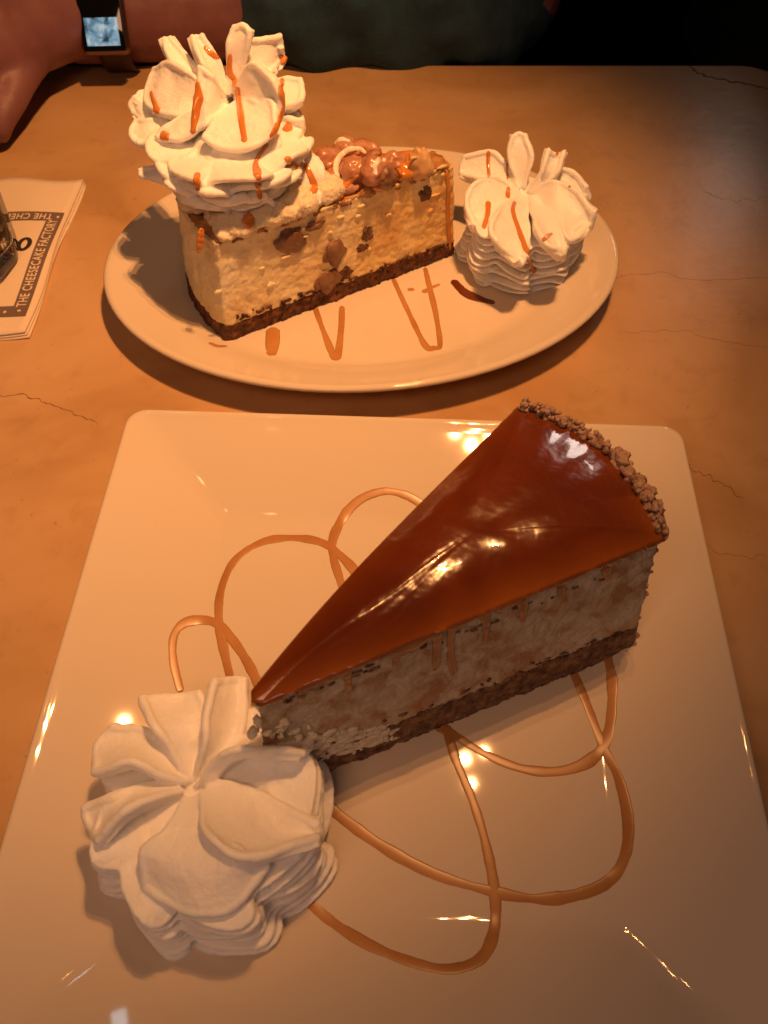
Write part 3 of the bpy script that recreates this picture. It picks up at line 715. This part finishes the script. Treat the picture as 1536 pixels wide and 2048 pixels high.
bm = slab([p*.985+Vector((-3.2, 36.8))*.015 for p in mid2(.97)], [p*.97+Vector((-3.2, 36.8))*.03 for p in mid2(1)], ZR-.22, ZR+.10, .1, .09, 2.2, .05, .9, 6)
put('toasted_top', to_mesh(bm), M['toast'], root2)
def face2(px_, py_):
    for z in [x*.05 for x in range(10, 160)]:
        p = at(px_, py_, z); u = (z-.87)/(ZR-.87)
        a = r_f0.lerp(t_f0, u); b = r_f1.lerp(t_f1, u); d = (b-a).normalized(); nn = Vector((d.y, -d.x))
        if (Vector((p.x, p.y))-a).dot(nn) > 0: return p, Vector((nn.x, nn.y, 0.1)).normalized(), Vector((d.x, d.y, 0))
    return p, Vector((0, -1, 0)), Vector((1, 0, 0))
for i, (a, b, rx, rz, mm) in enumerate([(583, 480, .72, .62, 'nut'), (668, 505, .55, .78, 'nut'), (655, 562, .62, .6, 'nut'), (690, 545, .4, .3, 'crust_dark'), (735, 467, .3, .4, 'crust'), (725, 495, .3, .2, 'crust_dark'), (850, 385, .35, .42, 'crust'), (735, 385, .35, .3, 'toast'), (630, 450, .5, .25, 'nut'), (720, 600-8, .5, .15, 'toast')]):
    bm = bmesh.new(); smear(bm, a, b, rx*1.12, rz*1.05, face2, .20 if mm == 'nut' else .12, i*2.3, 4)
    o = put('nut' if mm == 'nut' else 'inclusion', to_mesh(bm), M[mm], root2)
bm = bmesh.new(); rn = random.Random(12)
for i in range(80):
    s_ = rn.random(); smear(bm, 470+430*s_, 640-150*s_+rn.uniform(-8, 4), rn.uniform(.05, .2), rn.uniform(.04, .12), face2, .09, i, 1)
props(put('loose_crumbs', to_mesh(bm), M['crust_dark'], root2), kind='stuff')
bm = bmesh.new()
for i in range(22):
    a = rn.uniform(430, 890); b0_ = 655-(a-430)*.355; smear(bm, a, b0_-rn.uniform(30, 200), rn.uniform(.1, .32), rn.uniform(.06, .16), face2, .07, i, 2)
props(put('curd_flakes', to_mesh(bm), M['filling2'], root2), kind='stuff')
# whipped bed under the tall rosette
bm = bmesh.new()
for i, (x, y, z, rx, ry, rz) in enumerate([(-7.3, 34.6, 6.85, 1.6, 1.9, .55), (-6.0, 34.6, 7.0, 1.8, 1.3, .6), (-4.6, 35.6, 7.0, 1.6, 1.4, .62), (-3.2, 36.4, 6.95, 1.3, 1.2, .6), (-7.9, 35.9, 7.0, 2.0, 1.8, .6), (-9.2, 36.0, 6.9, 1.2, 1.6, .4), (-5.5, 36.6, 7.2, 2.2, 1.6, .7), (-7.6, 33.5, 6.7, .7, .9, .4)]):
    add_ball(bm, (x, y, z), (rx, ry, rz))
bed = remesh(bm, .07, 3, .5, lambda p, n: .16*noise.noise(p*1.1)+.11*noise.noise(p*2.6)+.06*noise.noise(p*6)+.03*noise.noise(p*13))
bed_bvh = bvh_of([(bed, Vector())])
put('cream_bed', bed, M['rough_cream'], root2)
# sauce pool and caramel coated nuts on top
bm = bmesh.new()
for x, y, rx, ry in [(-2.6, 37.4, 1.3, 1.2), (-1.4, 38.0, 1.6, 1.2), (.2, 38.6, 1.5, 1.0), (1.4, 39.1, 1.1, .8), (-3.0, 36.3, 1.0, .7), (-1.6, 37.0, .6, .5)]:
    add_ball(bm, (x, y, ZR+.18), (rx*1.08, ry*1.1, .36))
pool = remesh(bm, .06, 4, .5, lambda p, n: .12*noise.noise(p*1.5)+.05*noise.noise(p*4)); put('caramel_pool', pool, M['caramel'], root2)
def lump(px_, py_, z, r, mname, seed, rot=0, name='nut'):
    p = at(px_, py_, z); bm = bmesh.new(); q = bmesh.ops.create_icosphere(bm, subdivisions=4, radius=1)
    R3 = Matrix.Rotation(rot, 3, 'Z') @ Matrix.Rotation(.3*math.sin(seed), 3, 'X')
    for v in q['verts']:
        c = v.co.copy(); k = 1+.30*noise.noise(c*1.1+Vector((seed, 0, 0)))+.16*noise.noise(c*2.6+Vector((0, seed, 0)))+.05*noise.noise(c*7)
        v.co = p+R3 @ Vector((c.x*r[0]*k, c.y*r[1]*k, c.z*r[2]*k))
    me = to_mesh(bm); tops.append((me.copy(), Vector())); put(name, me, M[mname], root2); return p
tops = [(pool.copy(), Vector())]
# the pool copy above is already scaled with put(); rebuild it in centimetres
tops[0][0].transform(Matrix.Translation(root2.location)); tops[0][0].transform(Matrix.Scale(1/S, 4))
for i, (a, b, z, r, mm, ro) in enumerate([
    (655, 318, 7.3, (.85, .7, .55), 'glazed_nut', .3), (690, 298, 7.3, (.75, .6, .5), 'glazed_nut', .1), (708, 340, 7.4, (.75, .75, .62), 'glazed_nut', .8),
    (745, 342, 7.5, (.72, .8, .66), 'glazed_nut', 0), (768, 352, 7.2, (.62, .62, .5), 'nut', .5), (735, 300, 7.2, (.8, .5, .5), 'glazed_nut', -.4),
    (785, 325, 7.2, (.7, .6, .5), 'glazed_nut', .2), (668, 352, 7.0, (.7, .5, .4), 'glazed_nut', .9), (808, 345, 6.95, (.45, .5, .4), 'caramel', .2),
    (840, 326, 7.25, (.62, .55, .78), 'macadamia', .35), (700, 375, 6.9, (.5, .35, .3), 'glazed_nut', .4), (755, 372, 6.8, (.5, .3, .25), 'caramel', .1)]):
    lump(a, b, z, r, mm, i*1.9, ro, 'macadamia_nut' if mm == 'macadamia' else 'glazed_nut')
top_bvh = bvh_of(tops)
def project(bvh, pts, n=24, lift=0.0):
    """run a stroke over a surface, point by point"""
    out, nr = [], []
    P2 = smooth_path([(a, b, 0) for a, b in pts], n) if len(pts) > 2 else [Vector((pts[0][0], pts[0][1], 0)).lerp(Vector((pts[1][0], pts[1][1], 0)), i/(n-1)) for i in range(n)]
    for q in P2:
        h = bvh.ray_cast(Vector((0, 0, CH)), ray(q.x, q.y))
        if h[0] is None:
            continue
        nn = h[1] if h[1].dot(ray(q.x, q.y)) < 0 else -h[1]
        out.append(h[0]+nn*lift); nr.append(nn)
    if len(out) > 4:                       # soften jumps
        for _ in range(2):
            out = [out[0]]+[(out[i-1]+out[i]*2+out[i+1])/4 for i in range(1, len(out)-1)]+[out[-1]]
            nr = [nr[0]]+[(nr[i-1]+nr[i]*2+nr[i+1]).normalized() for i in range(1, len(nr)-1)]+[nr[-1]]
    return out, nr
def strokes(bvh, lst, parent, name, mm, flat=.5, lift=0.0):
    for pts, wd in lst:
        out, nr = project(bvh, pts, max(14, 7*len(pts)), lift)
        # split at big depth jumps
        seg, sn = [out[0]] if out else [], [nr[0]] if out else []
        runs = []
        for i in range(1, len(out)):
            if (out[i]-out[i-1]).length > .75: runs.append((seg, sn)); seg, sn = [], []
            seg.append(out[i]); sn.append(nr[i])
        runs.append((seg, sn)); bm = bmesh.new(); ok = False
        for sg, s2 in runs:
            if len(sg) >= 3: bead(bm, sg, wd, s2, flat); ok = True
        if ok: put(name, to_mesh(bm), M[mm], parent)
        else: bm.free()
def sc(lst, f, o): return [([(o[0]+x/f, o[1]+y/f) for x, y in p], wd) for p, wd in lst]
strokes(top_bvh, sc([([(370, 215), (430, 165), (515, 180)], [.09, .13, .07]), ([(440, 520), (390, 430), (420, 320), (510, 250), (600, 250), (650, 290)], [.10, .15, .16, .13, .08]), ([(735, 475), (725, 400), (760, 340), (815, 350)], [.09, .17, .13])], 4.267, (580, 240)), root2, 'icing_stripe', 'icing', .45)
strokes(top_bvh, sc([([(590, 470), (500, 540), (440, 590), (440, 650), (520, 690)], [.12, .14, .16, .16, .12])], 4.267, (580, 240)), root2, 'caramel_loop', 'caramel', .6)
# drips down the rear slice
for q_, (pts, wd) in enumerate([([(872, 1262), (874, 1300), (868, 1345)], [.24, .16, .1]), ([(905, 1248), (900, 1300), (905, 1352)], [.2, .12, .16]), ([(968, 1225), (972, 1260), (966, 1290)], [.22, .12, .08]),
        ([(690, 1340), (694, 1362), (700, 1384)], [.2, .14, .12]), ([(1040, 1196), (1046, 1225), (1042, 1250)], [.24, .2, .1]), ([(1125, 1165), (1122, 1190), (1128, 1210)], [.2, .12, .08]),
        ([(790, 1300), (792, 1318), (788, 1336)], [.24, .16, .12]), ([(600, 1376), (603, 1388), (602, 1398)], [.2, .16, .12]), ([(1215, 1132), (1213, 1150), (1216, 1165)], [.2, .16, .1])]):
    P2 = smooth_path([(a, b-6, 0) for a, b in pts], 18); out, nr = [], []
    for q in P2:
        p, nn, d = face_pt(q.x, q.y); out.append(p+nn*.05+d*.05*noise.noise(p*2)); nr.append(nn)
    bm = bmesh.new(); bead(bm, out, wd, nr, .35); put('caramel_drip', to_mesh(bm), M['run'], root)
f2 = []
def face_stroke(fn, pts, wd, name, mm, root_, flat=.45):
    P2 = smooth_path([(a, b, 0) for a, b in pts], 20); out, nr = [], []
    for q in P2:
        p, nn, d = fn(q.x, q.y); out.append(p+nn*.05); nr.append(nn)
    bm = bmesh.new(); bead(bm, out, wd, nr, flat); put(name, to_mesh(bm), M[mm], root_)
face_stroke(face2, [(893, 340), (897, 380), (895, 420), (898, 470), (900, 500)], [.10, .14, .12, .10, .06], 'caramel_drip', 'caramel', root2)
strokes(bed_bvh, [([(497, 424), (496, 440), (497, 458)], [.26, .30, .26])], root2, 'caramel_drip', 'caramel', .35)
face_stroke(face2, [(402, 455), (400, 480), (397, 505)], [.14, .2, .1], 'caramel_drip', 'caramel', root2)

# caramel streaks on the rosettes
both = bg_bvh
strokes(bg_bvh, sc([
    ([(800, 330), (795, 440), (830, 490)], [.12, .14, .13]), ([(830, 480), (850, 600), (870, 750), (890, 875)], [.19, .18, .15, .17]),
    ([(1120, 480), (1112, 560), (1130, 650), (1090, 770), (1040, 865)], [.19, .14, .13, .15, .17]), ([(1030, 880), (960, 985), (965, 1060)], [.10, .12, .20]),
    ([(965, 1030), (970, 1130), (985, 1240)], [.19, .17, .14]),
    ([(597, 500), (605, 600), (585, 720), (567, 825)], [.14, .22, .20, .12]), ([(310, 560), (330, 620), (360, 700)], [.10, .13, .19]),
    ([(382, 805), (398, 835), (415, 865)], [.2, .26, .2]), ([(1105, 340), (1130, 370), (1150, 400)], [.2, .27, .24]), ([(1145, 760), (1150, 785), (1155, 810)], [.2, .28, .2]),
    ([(640, 285), (680, 330), (735, 355)], [.12, .18, .08]), ([(1140, 965), (1180, 1000), (1230, 1040)], [.14, .15, .13]),
    ([(1240, 970), (1285, 1060), (1318, 1150), (1280, 1195), (1245, 1180)], [.10, .16, .22, .24, .16]), ([(600, 1060), (595, 1110), (602, 1170)], [.13, .16, .12]),
], 3.072, (200, 0)), rs3, 'caramel_streak', 'caramel', .45)
strokes(sm_bvh, sc([
    ([(480, 250), (475, 350), (490, 470)], [.12, .10, .11]), ([(605, 300), (610, 400), (612, 450)], [.06, .08, .06]), ([(618, 500), (615, 540), (610, 580)], [.12, .16, .14]),
    ([(477, 600), (472, 690), (442, 795)], [.18, .15, .12]), ([(662, 600), (650, 680), (700, 830), (755, 980), (795, 1110)], [.10, .15, .16, .14, .24]),
    ([(925, 825), (890, 845), (855, 880)], [.06, .14, .13]), ([(920, 235), (940, 250), (965, 275)], [.18, .24, .16]), ([(1040, 492), (1045, 500), (1050, 506)], [.05, .06, .04])], 3.49, (840, 230)), rs2, 'caramel_streak', 'caramel', .45)

# ------------------------------------------------------------------ caramel lines on the plates
def plate_line(zf, strokes_, label, m='drizzle'):
    bm = bmesh.new()
    for pts, wd in strokes_:
        wd = [x*.98 for x in wd]
        P = smooth_path([(a, b, 0) for a, b in pts], 12*len(pts)); Q = [on_height(q.x, q.y, zf) for q in P]
        nr = []
        for q in Q:
            e = .05; nr.append(Vector((-(zf(q.x+e, q.y)-zf(q.x-e, q.y))/(2*e), -(zf(q.x, q.y+e)-zf(q.x, q.y-e))/(2*e), 1)).normalized())
        bead(bm, Q, wd, nr, .07)
    me = to_mesh(bm)
    return props(put('caramel_drizzle', me, M[m]), label, 'sauce')
plate_line(sq_z, [([(362, 1385), (347, 1325), (347, 1275), (366, 1248), (400, 1240), (435, 1248), (465, 1280), (495, 1325), (518, 1372), (530, 1400)], [.17, .2, .22, .19, .21])],
           'smallest caramel loop on the square plate, left of the glazed slice, above the big rosette')
plate_line(sq_z, [([(472, 1400), (452, 1320), (438, 1245), (442, 1180), (470, 1120), (525, 1084), (590, 1076), (650, 1088), (695, 1125), (722, 1160)], [.17, .2, .17, .19, .2, .2])],
           'middle caramel arch on the square plate, between the smallest loop and the topmost arch')
plate_line(sq_z, [([(700, 1220), (680, 1160), (664, 1095), (680, 1045), (715, 1003), (765, 983), (810, 990), (850, 1012)], [.17, .19, .23, .19, .2])],
           'topmost caramel arch on the square plate, running under the glazed slice')
plate_line(sq_z, [([(1212, 1300), (1224, 1360), (1222, 1430), (1208, 1490), (1170, 1527), (1110, 1543), (1040, 1536), (965, 1505), (895, 1462), (870, 1450)], [.2, .19, .24, .2, .18, .17, .2])],
           'short caramel curve on the square plate just in front of the slice, right side')
plate_line(sq_z, [([(1140, 1330), (1175, 1410), (1205, 1490), (1238, 1560), (1256, 1640), (1250, 1710), (1220, 1760), (1160, 1788), (1080, 1798), (985, 1783), (870, 1748), (770, 1696), (690, 1640), (640, 1598)], [.17, .19, .22, .2, .22, .2, .17, .19, .19, .18])],
           'longest caramel curve on the square plate, sweeping round the right side to the rosette')
plate_line(sq_z, [([(892, 1450), (912, 1520), (945, 1600), (972, 1690), (990, 1790), (987, 1865), (960, 1918), (900, 1938), (830, 1926), (745, 1893), (670, 1848), (605, 1795)], [.19, .16, .17, .19, .19, .2, .17, .2, .17])],
           'lowest caramel curve on the square plate, ending under the front of the rosette')
plate_line(ov_z, [([(546, 655), (545, 685), (543, 712)], [.38, .4, .36])], 'short broad caramel dribble below the crust on the oval plate')
plate_line(ov_z, [([(628, 610), (648, 665), (672, 716), (682, 660), (684, 612)], [.17, .16, .22, .16, .15])], 'narrow caramel V on the oval plate, left of the other V')
plate_line(ov_z, [([(785, 555), (815, 620), (850, 690), (868, 696), (880, 690), (872, 630), (858, 570), (850, 535)], [.13, .15, .2, .16, .17, .15])], 'wider caramel V on the oval plate, nearer the small rosette')
plate_line(ov_z, [([(815, 580), (822, 579), (829, 580)], [.14, .16, .1]), ([(845, 585), (860, 577), (880, 568)], [.16, .14, .08])], 'two caramel drops beside the wider V on the oval plate')
plate_line(ov_z, [([(905, 560), (930, 585), (960, 598), (990, 606)], [.25, .36, .3, .2])], 'caramel puddle by the small rosette, coloured darker for its shade', 'glaze')  # shade put into the colour: dark glaze instead of the lighter drizzle
plate_line(ov_z, [([(418, 685), (435, 692), (455, 692)], [.15, .2, .1])], 'caramel spot at the front left corner of the nut slice')

# ------------------------------------------------------------------ napkin with printed border
def nap_z(x, y): return .34+.07*math.sin(x*.9+y*.35)+.05*math.sin(y*.8+1.0)
NP = [Vector((-40, 47.2, 0)), Vector((-19.65, 47.35, 0)), Vector((-19.75, 33.0, 0)), Vector((-40, 32.6, 0))]
nk = empty('napkin', (-28, 40, 0), 'folded white paper napkin with a grey lettered border under the glass', 'napkin')
def sheet(z_off, th, dx=0, dy=0):
    bm = bmesh.new(); top, bot = [], []
    for i in range(41):
        u = i/40; rt, rb = [], []
        for j in range(31):
            v = j/30; p = NP[3].lerp(NP[2], u).lerp(NP[0].lerp(NP[1], u), v)
            p = p+Vector((dx, dy, 0)) + Vector((.12*math.sin(v*7+dx*9)*(u > .95), .10*math.sin(u*26+dy*5)*(v > .96 or v < .04), 0))
            z = nap_z(p.x, p.y)+z_off
            rt.append(Vector((p.x, p.y, z+th))); rb.append(Vector((p.x, p.y, max(.01, z))))
        top.append(rt); bot.append(rb)
    add_shell(bm, top, bot); return to_mesh(bm)
put('lower_fold', sheet(-.30, .05, .12, -.12), M['napkin'], nk)
put('lower_fold', sheet(-.20, .05, .04, -.05), M['napkin'], nk)
put('top_fold', sheet(-.06, .05), M['napkin'], nk)
ntop = lambda x, y: nap_z(x, y)-.005
def strip(pts, hw):
    bm = bmesh.new(); rows = []
    for i, p in enumerate(pts):
        t_ = (pts[min(i+1, len(pts)-1)]-pts[max(i-1, 0)]).normalized(); sd = Vector((-t_.y, t_.x, 0))
        rows.append([Vector(((p+sd*k).x, (p+sd*k).y, ntop((p+sd*k).x, (p+sd*k).y)+.012)) for k in (-hw, 0, hw)])
    add_grid(bm, rows); return bm
# band: centre line, right side x about -20.45, bottom y 34.75, top y 43.4
bx, by0, by1, hw = -20.50, 34.80, 43.45, .46
def seg_pts(a, b, n=40): return [Vector((*a, 0)).lerp(Vector((*b, 0)), i/n) for i in range(n+1)]
for a, b in (((bx, by0-hw), (bx, by1+hw)), ((bx-hw, by1), (-32, by1)), ((bx-hw, by0), (-32, by0))):
    put('printed_band', to_mesh(strip(seg_pts(a, b), hw)), M['ink'], nk, smooth=False)
def text(s, origin, ang, size, width, m='napkin'):
    cu = bpy.data.curves.new('t', 'FONT'); cu.body = s; cu.size = size; cu.space_character = 1.12; cu.offset = .012; cu.align_y = 'CENTER'
    o = bpy.data.objects.new('t', cu); COL.objects.link(o)
    me = bpy.data.meshes.new_from_object(o.evaluated_get(bpy.context.evaluated_depsgraph_get())); bpy.data.objects.remove(o)
    bm = bmesh.new(); bm.from_mesh(me); bmesh.ops.triangulate(bm, faces=bm.faces)
    xs = [v.co.x for v in bm.verts]; k = width/(max(xs)-min(xs)); x_0 = min(xs)
    c, s_ = math.cos(ang), math.sin(ang)
    for v in bm.verts:
        x, y = (v.co.x-x_0)*k, v.co.y
        X, Y = origin[0]+x*c-y*s_, origin[1]+x*s_+y*c
        v.co = (X, Y, ntop(X, Y)+.024)
    me2 = bpy.data.meshes.new('m'); bm.to_mesh(me2); bm.free()
    return put('lettering', me2, M[m], nk, smooth=False)
text('\u2022 THE CHEESECAKE FACTORY', (bx, by0-.05), math.pi/2, .78, 8.35)
text('\u2022 THE CHEESECAKE FACTORY', (bx+.25, by1), math.pi, .78, 8.6)
text('\u2022 THE CHEESECAKE FACTORY', (bx-.75, by0), math.pi, .78, 8.6)
# round printed letter showing beside the glass
bm = bmesh.new(); oc = at(50, 492, .3); rows = []
for k in range(33):
    a = 2*math.pi*k/32; th = .30+.22*abs(math.cos(a)); ro = Vector((math.cos(a)*.46, math.sin(a)*.66, 0))
    rows.append([Vector(((oc+ro*f).x, (oc+ro*f).y, ntop((oc+ro*f).x, (oc+ro*f).y)+.012)) for f in (1, 1-th*1.2)])
add_grid(bm, rows); put('printed_letter', to_mesh(bm), M['black_ink'], nk, smooth=False)

# ------------------------------------------------------------------ drinking glass on the napkin
gc = Vector((-25.0, 38.9)); gz0 = .42
gl = empty('drinking_glass', (*gc, gz0), 'clear water glass standing on the napkin at the left picture edge', 'glass')
prof = [(0, .02), (2.9, .0), (3.25, .06), (3.45, .35), (3.5, .9), (3.75, 5), (4.1, 11), (4.15, 11.15), (4.05, 11.2), (3.95, 11), (3.58, 5), (3.3, 1.5), (3.1, 1.2), (0, 1.1)]
bm = bmesh.new(); V = []
for r, z in prof:
    V.append([bm.verts.new((gc.x+max(r, .01)*math.cos(a)*(1+(.012*math.cos(12*a) if r > 2 else 0)), gc.y+max(r, .01)*math.sin(a)*(1+(.012*math.cos(12*a) if r > 2 else 0)), gz0+z)) for a in [2*math.pi*k/72 for k in range(72)]])
for a, b in zip(V, V[1:]):
    for k in range(72): bm.faces.new((a[k-1], a[k], b[k], b[k-1]))
bm.faces.new(V[0]); bm.faces.new(V[-1])
put('tumbler', to_mesh(bm), M['glass'], gl)
bm = bmesh.new(); V = []
for r, z in [(.01, 1.13), (3.08, 1.22), (3.27, 1.5), (3.5, 4.8), (.01, 4.8)]:
    V.append([bm.verts.new((gc.x+r*math.cos(a), gc.y+r*math.sin(a), gz0+z)) for a in [2*math.pi*k/48 for k in range(48)]])
for a, b in zip(V, V[1:]):
    for k in range(48): bm.faces.new((a[k-1], a[k], b[k], b[k-1]))
bm.faces.new(V[0]); bm.faces.new(V[-1])
wt = mat('iced_tea', (.55, .33, .25), .02, Transmission_Weight=1.0, IOR=1.33); put('drink', to_mesh(bm), wt, gl)

# ------------------------------------------------------------------ person across the table
pr_ = empty('person', (-6, 80, -30), 'person in a dark teal sweater resting a forearm along the far table edge', 'person')
def limb(bm, pts, rads, flat=1.0, n=30, seg=20):
    P = smooth_path(pts, n); R = smooth_path([(r, 0, 0) for r in rads], n)
    add_tube(bm, P, [max(.2, r.x) for r in R], seg, flat)
    add_ball(bm, P[0], R[0].x*.98, seg=16); add_ball(bm, P[-1], R[-1].x*.98, seg=16)
bm = bmesh.new()
wrist = Vector((-21.2, 63.5, 3.6))
limb(bm, [(10, 69.5, 2.6), (-4, 67.5, 3.4), (-13, 66, 3.4), (-19, 64.3, 3.3), (-22.5, 62.5, 3.4)], [4.2, 4.8, 4.5, 3.6, 3.0])
limb(bm, [(-21.5, 63, 3.7), (-24, 60.5, 4.2), (-27.0, 56.5, 4.8)], [2.9, 3.4, 3.6], flat=.85)
limb(bm, [(-24.5, 62.5, 4.6), (-27.5, 59, 5.2), (-30, 55, 5.0)], [2.7, 3.2, 3.0], flat=.85)
# fingers curled down toward the table, thumb on the near side
for k, (bx_, by_, l) in enumerate([(-26.2, 54.0, 1.0), (-28.0, 53.0, 1.1), (-29.8, 52.6, 1.05), (-31.4, 53.2, .85)]):
    limb(bm, [(bx_, by_+2.2, 4.6), (bx_-.2*l, by_-.9*l, 4.4), (bx_-.1, by_-2.8*l, 2.8), (bx_+.4, by_-2.6*l, 1.2)], [1.15, 1.05, .92, .78], n=22, seg=14)
limb(bm, [(-24.2, 58.6, 3.6), (-24.5, 55.6, 3.2), (-25.1, 53.0, 2.4), (-25.6, 51.2, 1.7)], [1.7, 1.25, 1.05, .85], n=22, seg=14)
# elbow, upper arm and shoulder so that the arm belongs to a body
limb(bm, [(8, 69.5, 2.0), (12, 78, 9.5), (12, 86, 24)], [2.2, 2.4, 3.0])
body = remesh(bm, .28, 6, .5, lambda p, n: .03*noise.noise(p*1.2)); put('arm_and_hand', body, M['skin'], pr_)
bm = bmesh.new()
limb(bm, [(-8.2, 66.6, 3.0), (-4, 67.4, 3.0), (3, 68.6, 2.4), (7.4, 69.6, 2.0)], [5.6, 6.2, 6.6, 6.2])
limb(bm, [(6.6, 69.8, 2.0), (12, 78, 10), (12, 87, 27)], [6.0, 6.2, 7.2])
add_ball(bm, (10, 75, 6), (7, 7, 7)); add_ball(bm, (12, 82, 14), (7.5, 7.5, 8))
limb(bm, [(-6, 88, -32), (-6, 88, 0), (-6, 90, 30)], [15, 16, 17], flat=.62)
def folds(p, n):
    s_ = p.x*.9+p.z*.55+p.y*.2
    return .62*math.sin(s_+1.6*noise.noise(p*.22))*(.6+.4*noise.noise(p*.3))+.22*noise.noise(p*.55)+.03*noise.noise(p*3)
slv = remesh(bm, .32, 5, .5, folds); put('sweater', slv, M['sweater'], pr_)

# wrist watch
wc = at(214, 36, 4.6); wc = Vector((-19.6, 59.3, 4.5))
vd = Vector((0.02, -.86, .50)).normalized()
q = vd.to_track_quat('Z', 'Y').to_matrix().to_4x4()
wt_ = empty('wristwatch', wc, 'square smartwatch with lit blue white screen on the wrist', 'watch')
# align the case so that its long side runs up the picture
T = Matrix.Translation(wc); 
X = Vector((1, 0.05, 0)); X = (X-vd*X.dot(vd)).normalized(); Y = vd.cross(X)
Rm = Matrix((X, Y, vd)).transposed().to_4x4()
def wbox(size, off, bev, seg=4):
    bm = bmesh.new(); add_box(bm, (0, 0, 0), size, bev=bev, seg=seg); bmesh.ops.transform(bm, matrix=T @ Rm @ Matrix.Translation(off), verts=bm.verts); return to_mesh(bm)
put('case', wbox((3.3, 4.0, 1.0), (0, .1, -.5), .42), M['gold'], wt_)
put('bezel', wbox((2.95, 3.65, .16), (0, .1, .02), .07), M['black'], wt_)
put('screen', wbox((2.3, 1.7, .03), (0, -.52, .115), .01, 1), M['glow'], wt_, smooth=False)
bm = bmesh.new(); bmesh.ops.create_cone(bm, cap_ends=True, segments=24, radius1=.32, radius2=.30, depth=.25, matrix=T @ Rm @ Matrix.Translation((-1.72, .25, -.45)) @ Matrix.Rotation(math.pi/2, 4, 'Y')); put('crown', to_mesh(bm), M['gold'], wt_)
bm = bmesh.new()
ax = X.copy(); cen = Vector((-19.6, 63.3, 3.3)); e1 = vd; e2 = ax.cross(e1).normalized(); e1 = e2.cross(ax)
top, bot = [], []
for k in range(49):
    a = 2*math.pi*k/48; d = e1*math.cos(a)+e2*math.sin(a)
    top.append([cen+d*3.7+ax*x for x in (-1.1, -.6, 0, .6, 1.1)]); bot.append([cen+d*3.6+ax*x for x in (-1.1, -.6, 0, .6, 1.1)])
add_shell(bm, top, bot); put('band', to_mesh(bm), M['strap'], wt_)
